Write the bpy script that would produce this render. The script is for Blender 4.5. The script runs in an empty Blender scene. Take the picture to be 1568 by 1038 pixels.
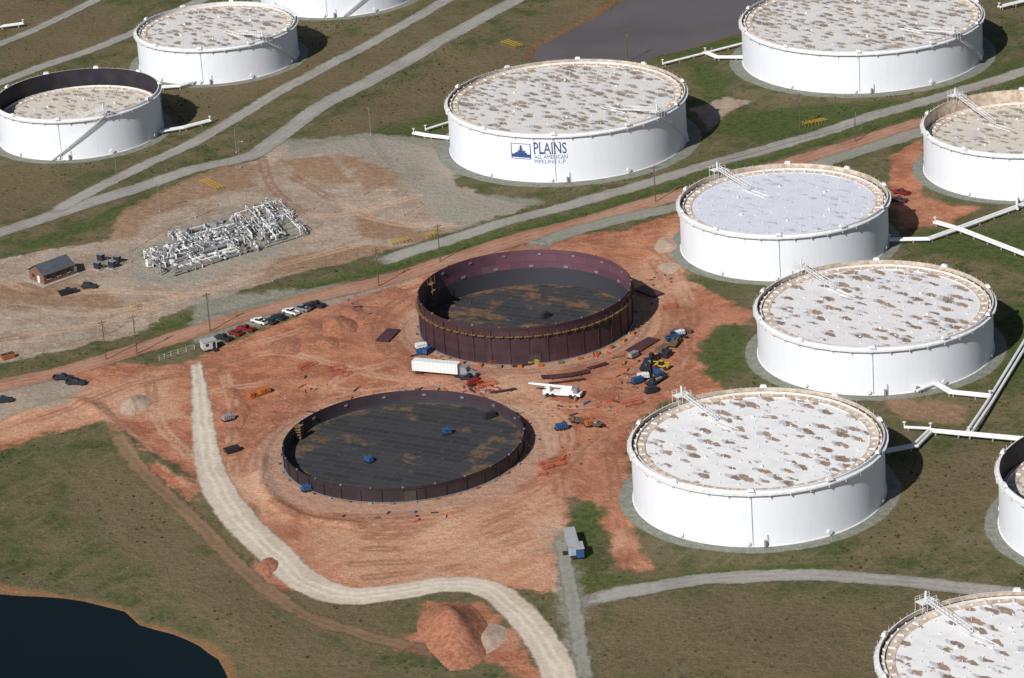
import bpy, math, random
import numpy as np
from mathutils import Vector, Matrix
random.seed(7)
rng = np.random.default_rng(7)
pi = math.pi
# ---------------------------------------------------------------- survey frame
F = 5150.; PITCH = math.radians(22); ROLL = math.radians(4); HC = 353.
cp, sp, ct, st = math.cos(PITCH), math.sin(PITCH), math.cos(ROLL), math.sin(ROLL)
def unp(px, py, z=0.):
    u = px - 784; v = py - 519
    a = (u*ct - v*st)/F; b = (u*st + v*ct)/F
    t = (z-HC)/(-sp - b*cp)
    return (a*t, (cp - b*sp)*t)
def proj(x, y, z):
    d = z-HC; fw = y*cp - d*sp; dn = -y*sp - d*cp
    a = x/fw*F; b = dn/fw*F
    return a*ct + b*st + 784, -a*st + b*ct + 519
TH = np.linspace(0, 2*pi, 181)
def fit(xl, xr, yb, yf, h0=14.6, gx=0.9):
    cx, cy = unp((xl+xr)/2, yf if yf is not None else yb+150)
    R = (xr-xl)/2/F*math.hypot(cy, HC)
    p = np.array([cx, cy+(R if yf is not None else 0), R, h0])
    def res(p):
        x, y, R, h = p
        gxp, gyp = proj(x+(R+gx)*np.cos(TH), y+(R+gx)*np.sin(TH), h)
        rx, ry = proj(x+R*np.cos(TH), y+R*np.sin(TH), h)
        bx, by = proj(x+R*np.cos(TH), y+R*np.sin(TH), 0)
        r = [gxp.min()-xl, gxp.max()-xr]
        if yb is not None: r.append(ry.min()-yb)
        if yf is not None: r.append(by.max()-yf)
        r.append((h-h0)*(0.4 if (yb is not None and yf is not None) else 50))
        return np.array(r)
    for _ in range(15):
        r = res(p); J = np.zeros((len(r), 4))
        for k in range(4):
            q = p.copy(); q[k] += 0.05; J[:, k] = (res(q)-r)/0.05
        p = p - np.linalg.lstsq(J, r, rcond=None)[0]
    return tuple(float(a) for a in p)
T = {
 'A': fit(680, 1053, 90, 279), 'B': fit(204, 456, 2, 129), 'C': fit(-12, 247, 104, 245),
 'D': fit(392, 640, None, 27), 'E': fit(1131, 1508, None, 143), 'F': fit(1409, 1728, 137, 307),
 'G': fit(1035, 1364, 250, 430), 'H': fit(1153, 1526, 398, 605), 'I': fit(960, 1360, 593, 837),
 'J': fit(1523, 1938, 636, None), 'K': fit(1338, 1789, 905, None),
 'L': fit(639, 967, 382, 558, 14.6, 0.1), 'M': fit(432, 803, 597, 769, 6.5, 0.1)}

# ---------------------------------------------------------------- node helpers
class NT:
    def __init__(s, name):
        s.mat = bpy.data.materials.new(name); s.mat.use_nodes = True
        s.t = s.mat.node_tree; s.t.nodes.clear()
        s.out = s.t.nodes.new('ShaderNodeOutputMaterial')
        s.b = s.t.nodes.new('ShaderNodeBsdfPrincipled')
        s.t.links.new(s.b.outputs[0], s.out.inputs[0])
        s.tc = s.t.nodes.new('ShaderNodeTexCoord').outputs['Object']
    def put(s, sock, v):
        if v is None: return
        if isinstance(v, bpy.types.NodeSocket): s.t.links.new(v, sock)
        elif isinstance(v, (tuple, list)):
            sock.default_value = tuple(v)+((1.,) if len(v) == 3 and sock.type == 'RGBA' else ())
        else: sock.default_value = v
    def m(s, op, a, b=None, c=None, clamp=False):
        n = s.t.nodes.new('ShaderNodeMath'); n.operation = op; n.use_clamp = clamp
        for i, v in enumerate((a, b, c)): s.put(n.inputs[i], v)
        return n.outputs[0]
    def mix(s, f, a, b, mode='MIX'):
        n = s.t.nodes.new('ShaderNodeMix'); n.data_type = 'RGBA'; n.blend_type = mode
        s.put(n.inputs[0], f); s.put(n.inputs[6], a); s.put(n.inputs[7], b)
        return n.outputs[2]
    def noise(s, scale, det=4, rough=.55, vec=None, dist=0.):
        n = s.t.nodes.new('ShaderNodeTexNoise'); s.t.links.new(vec or s.tc, n.inputs['Vector'])
        n.inputs['Scale'].default_value = scale; n.inputs['Detail'].default_value = det
        n.inputs['Roughness'].default_value = rough; n.inputs['Distortion'].default_value = dist
        return n.outputs[0]
    def vor(s, scale, vec=None, out='Distance', rnd=1.):
        n = s.t.nodes.new('ShaderNodeTexVoronoi'); s.t.links.new(vec or s.tc, n.inputs['Vector'])
        n.inputs['Scale'].default_value = scale; n.inputs['Randomness'].default_value = rnd
        return n.outputs[out]
    def ss(s, v, a, b, c=0., d=1.):
        n = s.t.nodes.new('ShaderNodeMapRange'); n.interpolation_type = 'SMOOTHSTEP'
        s.put(n.inputs[0], v)
        for i, q in enumerate((a, b, c, d)): n.inputs[i+1].default_value = q
        return n.outputs[0]
    def map(s, rot=(0, 0, 0), sc=(1, 1, 1), vec=None, loc=(0, 0, 0)):   # rotate first, then stretch
        n = s.t.nodes.new('ShaderNodeMapping'); s.t.links.new(vec or s.tc, n.inputs[0])
        n.inputs['Rotation'].default_value = rot
        k = s.t.nodes.new('ShaderNodeMapping'); s.t.links.new(n.outputs[0], k.inputs[0])
        k.inputs['Scale'].default_value = sc; k.inputs['Location'].default_value = loc
        return k.outputs[0]
    def attr(s, name):
        n = s.t.nodes.new('ShaderNodeAttribute'); n.attribute_name = name
        return n.outputs['Fac']
    def bump(s, h, dist=.1, strength=1.):
        n = s.t.nodes.new('ShaderNodeBump'); n.inputs['Distance'].default_value = dist
        n.inputs['Strength'].default_value = strength; s.put(n.inputs['Height'], h)
        s.t.links.new(n.outputs[0], s.b.inputs['Normal'])
    def fin(s, col, rough=.8, metal=0.):
        s.put(s.b.inputs['Base Color'], col); s.put(s.b.inputs['Roughness'], rough); s.put(s.b.inputs['Metallic'], metal)
        return s.mat
def pm(name, c, var=.25, scale=1.5, rough=.6, metal=0., c2=None):
    n = NT(name); f = n.noise(scale, 4, .6)
    c2 = c2 or tuple(a*(1-var) for a in c)
    return n.fin(n.mix(n.ss(f, .35, .65), c, c2), rough, metal)

# ---------------------------------------------------------------- mesh builder
class MB:
    def __init__(s): s.v = []; s.f = []; s.m = []; s.s = []
    def add(s, vs, fs, m=0, sm=False):
        o = len(s.v); s.v += [tuple(v) for v in vs]
        for f in fs: s.f.append(tuple(i+o for i in f)); s.m.append(m); s.s.append(sm)
    def box(s, c, d, m=0, rz=0., top=(1., 1.)):
        cx, cy, cz = c; x, y, z = d[0]/2, d[1]/2, d[2]/2; C, S = math.cos(rz), math.sin(rz); vs = []
        for k, (tx, ty) in ((-1, (1, 1)), (1, top)):
            for i, j in ((-1, -1), (1, -1), (1, 1), (-1, 1)):
                a, b = i*x*tx, j*y*ty; vs.append((cx+a*C-b*S, cy+a*S+b*C, cz+k*z))
        s.add(vs, [(3, 2, 1, 0), (4, 5, 6, 7), (0, 1, 5, 4), (1, 2, 6, 5), (2, 3, 7, 6), (3, 0, 4, 7)], m)
    def cyl(s, p0, p1, r0, r1=None, m=0, n=8, cap=True):
        r1 = r0 if r1 is None else r1
        p0 = Vector(p0); p1 = Vector(p1); d = (p1-p0).normalized()
        a = d.orthogonal().normalized(); b = d.cross(a); vs = []
        for p, r in ((p0, r0), (p1, r1)):
            for k in range(n):
                t = 2*pi*k/n; vs.append(p+(a*math.cos(t)+b*math.sin(t))*r)
        s.add(vs, [(k, (k+1) % n, (k+1) % n+n, k+n) for k in range(n)], m, n > 5)
        if cap:
            s.add(vs[:n], [tuple(range(n))[::-1]], m); s.add(vs[n:], [tuple(range(n))], m)
    def path(s, pts, r, m=0, n=6):
        for a, b in zip(pts[:-1], pts[1:]): s.cyl(a, b, r, r, m, n)
        for q in pts[1:-1]: s.ball(q, r*1.12, m)
    def ball(s, c, r, m=0, n=8, k=5, sz=1.):
        vs = []
        for j in range(k+1):
            ph = pi*j/k
            for i in range(n):
                t = 2*pi*i/n; vs.append((c[0]+r*math.sin(ph)*math.cos(t), c[1]+r*math.sin(ph)*math.sin(t), c[2]+r*sz*math.cos(ph)))
        s.add(vs, [(j*n+i, (j+1)*n+i, (j+1)*n+(i+1) % n, j*n+(i+1) % n) for j in range(k) for i in range(n)], m, True)
    def rev(s, R0, z0, R1, z1, n=128, m=0, a0=0., a1=2*pi, sm=True):
        vs = []
        for i in range(n+1):
            t = a0+(a1-a0)*i/n; c, q = math.cos(t), math.sin(t)
            vs += [(R0*c, R0*q, z0), (R1*c, R1*q, z1)]
        s.add(vs, [(2*i, 2*i+2, 2*i+3, 2*i+1) for i in range(n)], m, sm)
    def prism(s, prof, w, m=0, y0=0., top=1.):
        n = len(prof); zs = [p[1] for p in prof]; z0, z1 = min(zs), max(zs); vs = []
        for sg in (-1, 1):
            for x, z in prof:
                k = 1-(1-top)*(z-z0)/(z1-z0+1e-9); vs.append((x, y0+sg*w/2*k, z))
        s.add(vs, [tuple(range(n)), tuple(range(2*n-1, n-1, -1))]+[(i, i+n, (i+1) % n+n, (i+1) % n) for i in range(n)], m)
    def build(s, name, mats, loc=(0, 0, 0), rz=0., parent=None):
        me = bpy.data.meshes.new(name); me.from_pydata(s.v, [], s.f)
        for q in mats: me.materials.append(q)
        me.polygons.foreach_set('material_index', s.m); me.polygons.foreach_set('use_smooth', s.s); me.update()
        o = bpy.data.objects.new(name, me); bpy.context.collection.objects.link(o)
        o.location = loc; o.rotation_euler = (0, 0, rz)
        if parent: o.parent = parent
        return o
def empty(name, loc):
    o = bpy.data.objects.new(name, None); bpy.context.collection.objects.link(o); o.location = loc; return o

# ---------------------------------------------------------------- distance fields
def P(l): return np.array([unp(*q) for q in l])
def seg_d(X, Y, a, b):
    d = b-a; L = (d@d)+1e-9
    t = np.clip(((X-a[0])*d[0]+(Y-a[1])*d[1])/L, 0, 1)
    return np.hypot(X-a[0]-t*d[0], Y-a[1]-t*d[1])
def sdpoly(X, Y, pts, out=None, pad=14):
    if out is None: out = np.full(X.shape, -60.)
    x0, y0 = pts.min(0)-pad; x1, y1 = pts.max(0)+pad
    k = (X > x0) & (X < x1) & (Y > y0) & (Y < y1)
    x, y = X[k], Y[k]
    if not len(x): return out
    D = np.full(x.shape, 1e9); ins = np.zeros(x.shape, bool)
    for i in range(len(pts)):
        a, b = pts[i-1], pts[i]
        D = np.minimum(D, seg_d(x, y, a, b))
        c = ((a[1] > y) != (b[1] > y)); 
        if abs(b[1]-a[1]) > 1e-9:
            ins ^= c & (x < (b[0]-a[0])*(y-a[1])/(b[1]-a[1])+a[0])
    out[k] = np.maximum(out[k], np.where(ins, D, -D)); return out
def dline(X, Y, pts, out=None, pad=14):
    if out is None: out = np.full(X.shape, 60.)
    for a, b in zip(pts[:-1], pts[1:]):
        k = (X > min(a[0], b[0])-pad) & (X < max(a[0], b[0])+pad) & (Y > min(a[1], b[1])-pad) & (Y < max(a[1], b[1])+pad)
        if k.any(): out[k] = np.minimum(out[k], seg_d(X[k], Y[k], a, b))
    return out
def cat(pts, step):
    pts = [np.array(p, float) for p in pts]; pts = [2*pts[0]-pts[1]]+pts+[2*pts[-1]-pts[-2]]; out = []
    for k in range(1, len(pts)-2):
        a, b, c, d = pts[k-1:k+3]; n = max(2, int(np.linalg.norm(c-b)/step))
        for j in range(n):
            t = j/n; out.append(.5*((2*b)+(c-a)*t+(2*a-5*b+4*c-d)*t*t+(3*b-a-3*c+d)*t**3))
    out.append(pts[-2]); return np.array(out)

POND1 = P([(806, 90), (818, 70), (850, 52), (905, 24), (960, -12), (1080, -60), (1200, -70), (1230, -20), (1140, 48), (1060, 72), (985, 90), (900, 95)])
POND2 = P([(-60, 893), (0, 899), (60, 906), (130, 917), (190, 932), (213, 953), (262, 965), (310, 983), (342, 1003), (356, 1038), (352, 1090), (300, 1150), (-80, 1150)])
DITCH = P([(250, 497), (380, 463), (500, 431), (640, 394), (740, 366), (860, 333), (1000, 291), (1120, 256), (1250, 218), (1400, 174), (1568, 122), (1700, 80)])
BERM1 = cat(P([(402, 705), (400, 740), (425, 775), (480, 797), (540, 803)]), 4.)
BERM2 = cat(P([(30, 640), (110, 615), (160, 640), (215, 690), (290, 740)]), 4.)
def hgt(X, Y):
    X = np.asarray(X, float); Y = np.asarray(Y, float)
    z = .22*np.sin(X/13+Y/29)+.19*np.sin(X/23-Y/17+1)+.13*np.sin(X/7.3+Y/9.1+2)+.08*np.sin(X/4.1-Y/5.3)
    att = np.ones(X.shape)
    for k, (cx, cy, R, h) in T.items():
        att = np.minimum(att, np.clip((np.hypot(X-cx, Y-cy)-R-6)/12, 0, 1))
    z = z*att
    sh = np.shape(X); x = np.atleast_1d(X).ravel(); y = np.atleast_1d(Y).ravel()
    pd = sdpoly(x, y, POND1); sdpoly(x, y, POND2, pd)
    dd = dline(x, y, DITCH); b1 = dline(x, y, BERM1); b2 = dline(x, y, BERM2)
    a = (-.32*np.clip(pd+1, 0, 9)-.9*np.exp(-(dd/2.2)**2)+1.1*np.exp(-(b1/1.6)**2)+.8*np.exp(-(b2/2.0)**2)).reshape(sh)
    return z+a
def hz(x, y): return float(hgt(np.array([x]), np.array([y]))[0])

# ---------------------------------------------------------------- ground sheet
def axis(lo, hi, step, far):
    a = list(np.arange(lo, hi, step)); d = step*1.5
    while a[-1] < far: a.append(a[-1]+d); d *= 1.45
    d = step*1.5; b = []; q = lo
    while q > -far: q -= d; b.append(q); d *= 1.45
    return np.array(b[::-1]+a)
xs = axis(-215, 225, 1.2, 9000); ys = axis(590, 1310, 1.2, 12000)
X, Y = np.meshgrid(xs, ys); X = X.ravel(); Y = Y.ravel(); Z = hgt(X, Y)
nx, ny = len(xs), len(ys)
me = bpy.data.meshes.new('ground')
me.vertices.add(nx*ny); me.vertices.foreach_set('co', np.column_stack([X, Y, Z]).ravel())
i = np.arange(nx-1)[None, :]+nx*np.arange(ny-1)[:, None]
q = np.stack([i, i+1, i+nx+1, i+nx], -1).reshape(-1, 4)
me.loops.add(q.size); me.loops.foreach_set('vertex_index', q.ravel())
me.polygons.add(len(q)); me.polygons.foreach_set('loop_start', np.arange(0, q.size, 4)); me.polygons.foreach_set('loop_total', np.full(len(q), 4))
me.polygons.foreach_set('use_smooth', np.ones(len(q), bool)); me.update(); me.validate()
ground = bpy.data.objects.new('ground', me); bpy.context.collection.objects.link(ground)
def field(polys):
    o = None
    for p in polys: o = sdpoly(X, Y, P(p), o)
    return o
def setattr_(name, a):
    at = me.attributes.new(name, 'FLOAT', 'POINT'); at.data.foreach_set('value', a.astype(np.float32))
RED = [[(283, 556), (330, 535), (500, 468), (600, 432), (700, 402), (860, 365), (960, 350), (1048, 322), (1040, 400), (1062, 435), (1150, 478), (1152, 498), (1100, 495), (1072, 530), (1075, 575), (1125, 600), (1010, 615), (962, 660), (958, 760), (985, 850), (1000, 870), (945, 878), (922, 770), (872, 765), (868, 830), (856, 905), (720, 895), (600, 905), (510, 905), (450, 875), (400, 820), (350, 770), (322, 700), (305, 600)],
 [(-40, 592), (140, 560), (290, 556), (318, 620), (318, 760), (290, 735), (270, 715), (222, 690), (160, 645), (60, 668), (-40, 700)],
 [(1365, 240), (1412, 212), (1415, 300), (1450, 312), (1500, 318), (1440, 345), (1380, 350), (1362, 300)],
 [(655, 925), (740, 925), (790, 975), (830, 1045), (760, 1015), (670, 1003), (590, 995), (640, 965)],
 [(390, 855), (440, 880), (470, 905), (420, 905), (385, 880)], [(195, 695), (300, 745), (300, 770), (235, 740)]]
LIGHT = [[(470, 790), (560, 800), (700, 790), (800, 745), (868, 735), (862, 830), (848, 905), (720, 888), (600, 900), (520, 895), (480, 850)],
 [(960, 430), (1040, 330), (1040, 400), (1070, 440), (1030, 450)], [(740, 560), (830, 555), (840, 640), (770, 640)],
 [(330, 700), (400, 690), (420, 760), (440, 800), (400, 800), (350, 750)], [(950, 400), (1010, 440), (1030, 500), (960, 540), (990, 480)], [(-40, 600), (100, 600), (260, 570), (290, 640), (200, 640), (-40, 680)]]
TAN = [[(-40, 405), (60, 385), (165, 368), (190, 330), (250, 295), (330, 262), (420, 235), (520, 215), (600, 213), (680, 232), (700, 285), (810, 318), (700, 352), (620, 376), (480, 412), (300, 466), (240, 490), (200, 512), (100, 537), (-40, 562)],
 [(-40, 628), (90, 590), (130, 600), (150, 625), (90, 655), (-40, 690)], [(1060, 165), (1110, 147), (1150, 155), (1110, 172), (1085, 200)], [(395, 225), (420, 205), (445, 225), (440, 250), (400, 250)]]
RUST = [[(165, 368), (188, 325), (250, 290), (330, 255), (398, 250), (392, 285), (300, 308), (232, 338), (205, 362)],
 [(430, 243), (500, 240), (545, 280), (505, 283), (450, 268)], [(-40, 440), (100, 428), (180, 452), (190, 472), (-40, 462)],
 [(510, 237), (600, 240), (665, 262), (640, 285), (560, 290)], [(540, 322), (600, 335), (640, 352), (690, 352), (640, 372), (560, 360)], [(420, 395), (560, 372), (620, 378), (480, 412), (400, 432)],
 [(1350, 604), (1420, 612), (1480, 624), (1470, 648), (1380, 642)]]
GRAV = [[(430, 215), (560, 203), (640, 212), (690, 215), (700, 290), (835, 308), (705, 352), (655, 325), (600, 262), (520, 232), (440, 243)],
 [(-40, 606), (95, 577), (128, 592), (100, 620), (-40, 652)], [(300, 455), (500, 440), (640, 410), (640, 425), (500, 468), (340, 520), (290, 530)],
 [(845, 810), (868, 810), (885, 905), (900, 1045), (870, 1045), (862, 960), (850, 905)], [(195, 385), (330, 338), (430, 322), (480, 350), (400, 398), (280, 434), (212, 430)]]
GREEN = [[(562, 205), (680, 172), (692, 198), (605, 218)], [(870, 785), (915, 757), (926, 800), (915, 840), (870, 880)], [(1050, 95), (1108, 108), (1116, 150), (1080, 160)],
 [(1066, 530), (1120, 488), (1148, 500), (1142, 560), (1100, 600), (1070, 572)], [(1000, 78), (1130, 50), (1136, 64), (1012, 97)],
 [(1088, 205), (1112, 172), (1200, 165), (1400, 150), (1568, 88), (1640, 60), (1640, 95), (1420, 158), (1200, 215)],
 [(1370, 372), (1430, 350), (1640, 352), (1640, 440), (1520, 402), (1400, 385)], [(1540, 460), (1640, 470), (1640, 560), (1530, 600)],
 [(870, 880), (1000, 885), (1100, 870), (1300, 860), (1290, 868), (1100, 880), (1000, 897), (890, 912)], [(250, 490), (420, 445), (430, 452), (260, 502)],
 [(0, 386), (130, 336), (230, 304), (240, 310), (140, 350), (60, 380), (0, 398)]]
BROWN = [[(430, 228), (560, 158), (650, 110), (780, 60), (835, 62), (800, 100), (680, 160), (560, 205)], [(860, 0), (960, -12), (905, 24), (835, 60), (780, 55)],
 [(-40, 260), (90, 250), (110, 300), (-40, 350)], [(250, 60), (480, 30), (560, 60), (400, 150), (250, 200)], [(430, 900), (600, 915), (640, 960), (560, 1000), (450, 950)], [(0, 0), (200, 10), (200, 60), (0, 110)], [(450, 130), (640, 40), (780, 0), (700, 40), (500, 160)],
 [(1360, 720), (1460, 690), (1568, 700), (1500, 800), (1350, 850)], [(100, 700), (200, 720), (330, 850), (460, 950), (600, 1040), (380, 1040), (340, 990), (220, 860), (110, 790)], [(900, 940), (1100, 900), (1400, 920), (1330, 1040), (900, 1040)]]
pad = np.full(X.shape, -60.); ring = np.full(X.shape, 60.)
for k, (cx, cy, R, h) in T.items():
    d = np.hypot(X-cx, Y-cy)
    if k in 'LM': ring = np.minimum(ring, np.abs(d-R-(3.5 if k == 'L' else 4.5))-(3.0 if k == 'L' else 4.0))
    else: pad = np.maximum(pad, R+(4.6 if k in 'AE' else 3.6)-d)
pond = sdpoly(X, Y, POND1); sdpoly(X, Y, POND2, pond)
trk = np.full(X.shape, 60.)
def tl(p): 
    c = cat(P(p), 6.); dline(X, Y, c, trk)
for l in [[(310, 560), (420, 540), (520, 560), (600, 580), (740, 590)], [(320, 600), (400, 585), (480, 600), (440, 640), (400, 700), (420, 770), (500, 805)],
          [(480, 800), (620, 812), (760, 780), (860, 720), (900, 680), (960, 650)], [(330, 540), (450, 510), (560, 460), (640, 430)], [(800, 580), (830, 640), (850, 700), (860, 800), (855, 900)],
          [(740, 570), (860, 620), (1000, 600), (1080, 560)], [(1000, 400), (1030, 450), (1050, 500), (1040, 560), (960, 630)], [(560, 820), (700, 815), (850, 760)], [(560, 840), (700, 832), (855, 790)], [(540, 865), (700, 850), (850, 815)], [(560, 885), (700, 868), (845, 845)],
          [(0, 660), (100, 630), (200, 590), (300, 570)], [(150, 620), (200, 670), (260, 720), (310, 760)], [(230, 580), (240, 640), (290, 700)], [(430, 590), (560, 600)], [(920, 660), (940, 720), (950, 800), (1000, 860)], [(930, 770), (950, 850), (960, 900)],
          [(640, 540), (580, 560), (520, 580), (450, 640)], [(0, 470), (120, 480), (200, 470), (330, 440), (450, 400), (560, 370)], [(0, 430), (60, 450), (160, 445), (300, 450)], [(400, 240), (420, 290), (480, 330), (560, 320), (640, 300)], [(450, 270), (520, 310), (600, 340), (700, 345)],
          [(960, 560), (1060, 500), (1040, 430), (1000, 380), (900, 370)], [(0, 520), (100, 505), (240, 470)], [(340, 560), (360, 640), (350, 720), (390, 790)], [(560, 640), (620, 590), (640, 560)],
          [(890, 910), (1000, 880), (1150, 862), (1320, 850), (1480, 830), (1568, 850)], [(1370, 640), (1400, 700), (1390, 760), (1480, 830)], [(60, 700), (140, 760), (220, 860), (340, 960), (420, 1040)], [(900, 930), (940, 1040)], [(1380, 350), (1440, 420), (1540, 440)], [(480, 190), (600, 180), (680, 230)],
          [(170, 650), (215, 720), (300, 800), (380, 880), (470, 950), (600, 1000)]]: tl(l)
for k, rr in (('L', (5, 9, 13)), ('M', (9, 12))):
    cx, cy, R, h = T[k]
    for r in rr:
        t = np.linspace(0, 2*pi, 60); w = R+r+1.2*np.sin(3*t+r)
        dline(X, Y, np.column_stack([cx+w*np.cos(t), cy+w*np.sin(t)]), trk)
dd = dline(X, Y, DITCH)
for n, a in (('red', field(RED)), ('lgt', field(LIGHT)), ('tan', field(TAN)), ('rust', field(RUST)), ('grav', field(GRAV)), ('green', np.maximum(field(GREEN), 3.0-dd)),
             ('brown', field(BROWN)), ('pad', pad), ('ring', -ring), ('pond', pond), ('trk', trk)): setattr_(n, a)
g = NT('ground_soil_and_grass')
n1 = g.noise(.018, 4, .6); n2 = g.noise(.09, 5, .65); n3 = g.noise(.42, 4, .62); n4 = g.noise(1.8, 2, .6)
e1 = g.m('SUBTRACT', g.noise(.13, 6, .66), .5); e2 = g.m('SUBTRACT', n3, .5)
def mask(a, w=.6, k1=9., k2=3.):
    v = g.m('MULTIPLY_ADD', e1, k1, g.attr(a)); v = g.m('MULTIPLY_ADD', e2, k2, v)
    return g.ss(v, -w, w)
col = g.mix(g.ss(n1, .38, .62), (.098, .094, .044), (.138, .113, .062))
col = g.mix(g.ss(n2, .45, .64), col, (.066, .077, .028))
col = g.mix(g.m('MULTIPLY', g.ss(n2, .30, .46, 1, 0), .8), col, (.165, .120, .070))
streak = g.noise(.25, 4, .6, g.map((0, 0, -.9), (.3, 1.5, 1)))
col = g.mix(g.m('MULTIPLY', g.ss(streak, .52, .7), .5), col, (.175, .145, .088))
brn = mask('brown', 5, 14)
col = g.mix(g.m('MULTIPLY', brn, .7), col, g.mix(g.ss(n3, .35, .65), (.130, .097, .055), (.172, .126, .076)))
col = g.mix(g.m('MULTIPLY', mask('green', 2.5, 12), .85), col, g.mix(g.ss(n3, .35, .65), (.040, .066, .016), (.084, .106, .032)))
col = g.mix(g.m('MULTIPLY', g.ss(n3, .54, .68), .5), col, (.040, .046, .018))
col = g.mix(g.m('MULTIPLY', g.ss(n4, .60, .74), .3), col, (.18, .155, .09))
tan = g.mix(g.ss(n2, .4, .62), (.36, .285, .225), (.28, .205, .15)); tan = g.mix(g.ss(n3, .5, .75), tan, (.42, .355, .295))
col = g.mix(mask('tan', .9), col, tan)
col = g.mix(g.m('MULTIPLY', mask('rust', 1.6, 12), .85), col, g.mix(g.ss(n3, .3, .7), (.225, .135, .078), (.29, .185, .118)))
red = g.mix(g.ss(n2, .38, .60), (.425, .188, .110), (.285, .108, .062)); red = g.mix(g.m('MULTIPLY', g.ss(n3, .50, .72), .5), red, (.46, .245, .155))
red = g.mix(g.m('MULTIPLY', g.ss(n1, .5, .66), .45), red, (.40, .215, .14))
fur = g.noise(.5, 3, .5, g.map((0, 0, -.75), (.08, 1.1, 1)))
lgt = g.mix(g.ss(fur, .35, .65), (.48, .265, .165), (.395, .20, .12)); lgt = g.mix(g.m('MULTIPLY', g.ss(n2, .4, .65), .5), lgt, (.49, .31, .21))
red = g.mix(mask('lgt', 3.5, 14), red, lgt)
col = g.mix(mask('red', 1.3, 13), col, red)
col = g.mix(g.m('MULTIPLY', mask('ring', 1.0, 5), .8), col, g.mix(g.ss(n3, .4, .65), (.40, .27, .20), (.35, .20, .135)))
gv = g.mix(g.ss(n2, .38, .62), (.235, .24, .20), (.31, .28, .235)); gv = g.mix(g.ss(n3, .5, .75), gv, (.20, .20, .16))
col = g.mix(g.m('MULTIPLY', mask('grav', 1.8, 14), .75), col, gv)
bare = g.m('MAXIMUM', mask('red', 1.3, 13), mask('tan', .9))
tk = g.m('MULTIPLY', g.ss(g.m('MULTIPLY_ADD', e2, 2.0, g.m('ABSOLUTE', g.m('SUBTRACT', g.attr('trk'), 1.1))), .2, 1.1, 1, 0), g.m('MULTIPLY_ADD', bare, .3, .2))
col = g.mix(tk, col, g.mix(g.ss(n1, .45, .55), g.mix(bare, (.22, .155, .095), (.53, .345, .24)), g.mix(bare, (.17, .12, .07), (.21, .092, .055))))
col = g.mix(mask('pad', .3, 1.6, .8), col, g.mix(g.ss(n3, .35, .65), (.165, .18, .15), (.225, .225, .19)))
shore = g.ss(g.m('MULTIPLY_ADD', e2, 3., g.m('MULTIPLY_ADD', e1, 4., g.m('ABSOLUTE', g.m('SUBTRACT', g.attr('pond'), .3)))), .8, 2.0, 1, 0)
col = g.mix(g.m('MULTIPLY', shore, .8), col, (.20, .105, .052))
col = g.mix(1., col, g.ss(n4, .25, .75, .80, 1.20), 'MULTIPLY')
g.bump(g.m('MULTIPLY_ADD', n3, 1.0, g.m('MULTIPLY', n4, .2)), .6, .85)
me.materials.append(g.fin(col, 1.)); g.b.inputs['Specular IOR Level'].default_value = .1

# water
def water(name, poly, colr, z, rough, bs, spec):
    n = NT(name+'_surface'); w = n.noise(.5, 4, .6, n.map((0, 0, .4), (.5, 1.4, 1)))
    n.bump(w, .05, bs); n.b.inputs['Specular IOR Level'].default_value = spec
    m = n.fin(n.mix(n.ss(n.noise(.02, 3), .4, .6), colr, tuple(c*1.2 for c in colr)), rough)
    b = MB(); b.add([(p[0], p[1], z) for p in poly], [tuple(range(len(poly)))]); b.build(name, [m])
water('pond_water', POND1, (.096, .082, .080), -.75, .35, .3, .25)
water('pond_water', POND2, (.0025, .0065, .006), -.75, .15, .25, .25)

# ---------------------------------------------------------------- roads
def road_mat(name, c1, c2, ctrack, edge=1.0, trs=.35):
    n = NT(name); a = n.noise(.07, 4, .6); b = n.noise(.7, 4, .65); c = n.noise(4, 2)
    col = n.mix(n.ss(a, .38, .62), c1, c2)
    cr = n.m('ABSOLUTE', n.m('MULTIPLY_ADD', n.m('SUBTRACT', a, .5), 4., n.attr('cross')))
    tr = n.ss(n.m('ABSOLUTE', n.m('SUBTRACT', cr, 1.1)), .1, .9, 1, 0)
    col = n.mix(n.m('MULTIPLY', tr, trs), col, ctrack)
    col = n.mix(1., col, n.ss(b, .3, .7, .88, 1.10), 'MULTIPLY'); col = n.mix(1., col, n.ss(c, .3, .7, .92, 1.08), 'MULTIPLY')
    n.put(n.b.inputs['Alpha'], n.ss(n.m('MULTIPLY_ADD', n.m('SUBTRACT', n.noise(.22, 5, .65), .5), 3.5*edge, n.attr('edge')), .35, 1.5))
    n.bump(c, .1, .4); n.b.inputs['Specular IOR Level'].default_value = .1
    return n.fin(col, 1.)
M_WHITE_G = road_mat('crushed_limestone', (.55, .475, .385), (.48, .40, .315), (.67, .605, .52), .7, .5)
M_GREY_G = road_mat('grey_gravel', (.305, .29, .26), (.255, .24, .21), (.37, .35, .32), .8)
M_GREEN_G = road_mat('greenish_gravel', (.225, .23, .19), (.265, .25, .205), (.30, .29, .25))
M_RED_R = road_mat('red_dirt_surface', (.36, .205, .14), (.30, .15, .096), (.44, .29, .215))
M_BROWN_T = road_mat('brown_dirt_surface', (.21, .135, .08), (.165, .11, .064), (.27, .175, .11), 1.4)
NR = [0]
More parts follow.
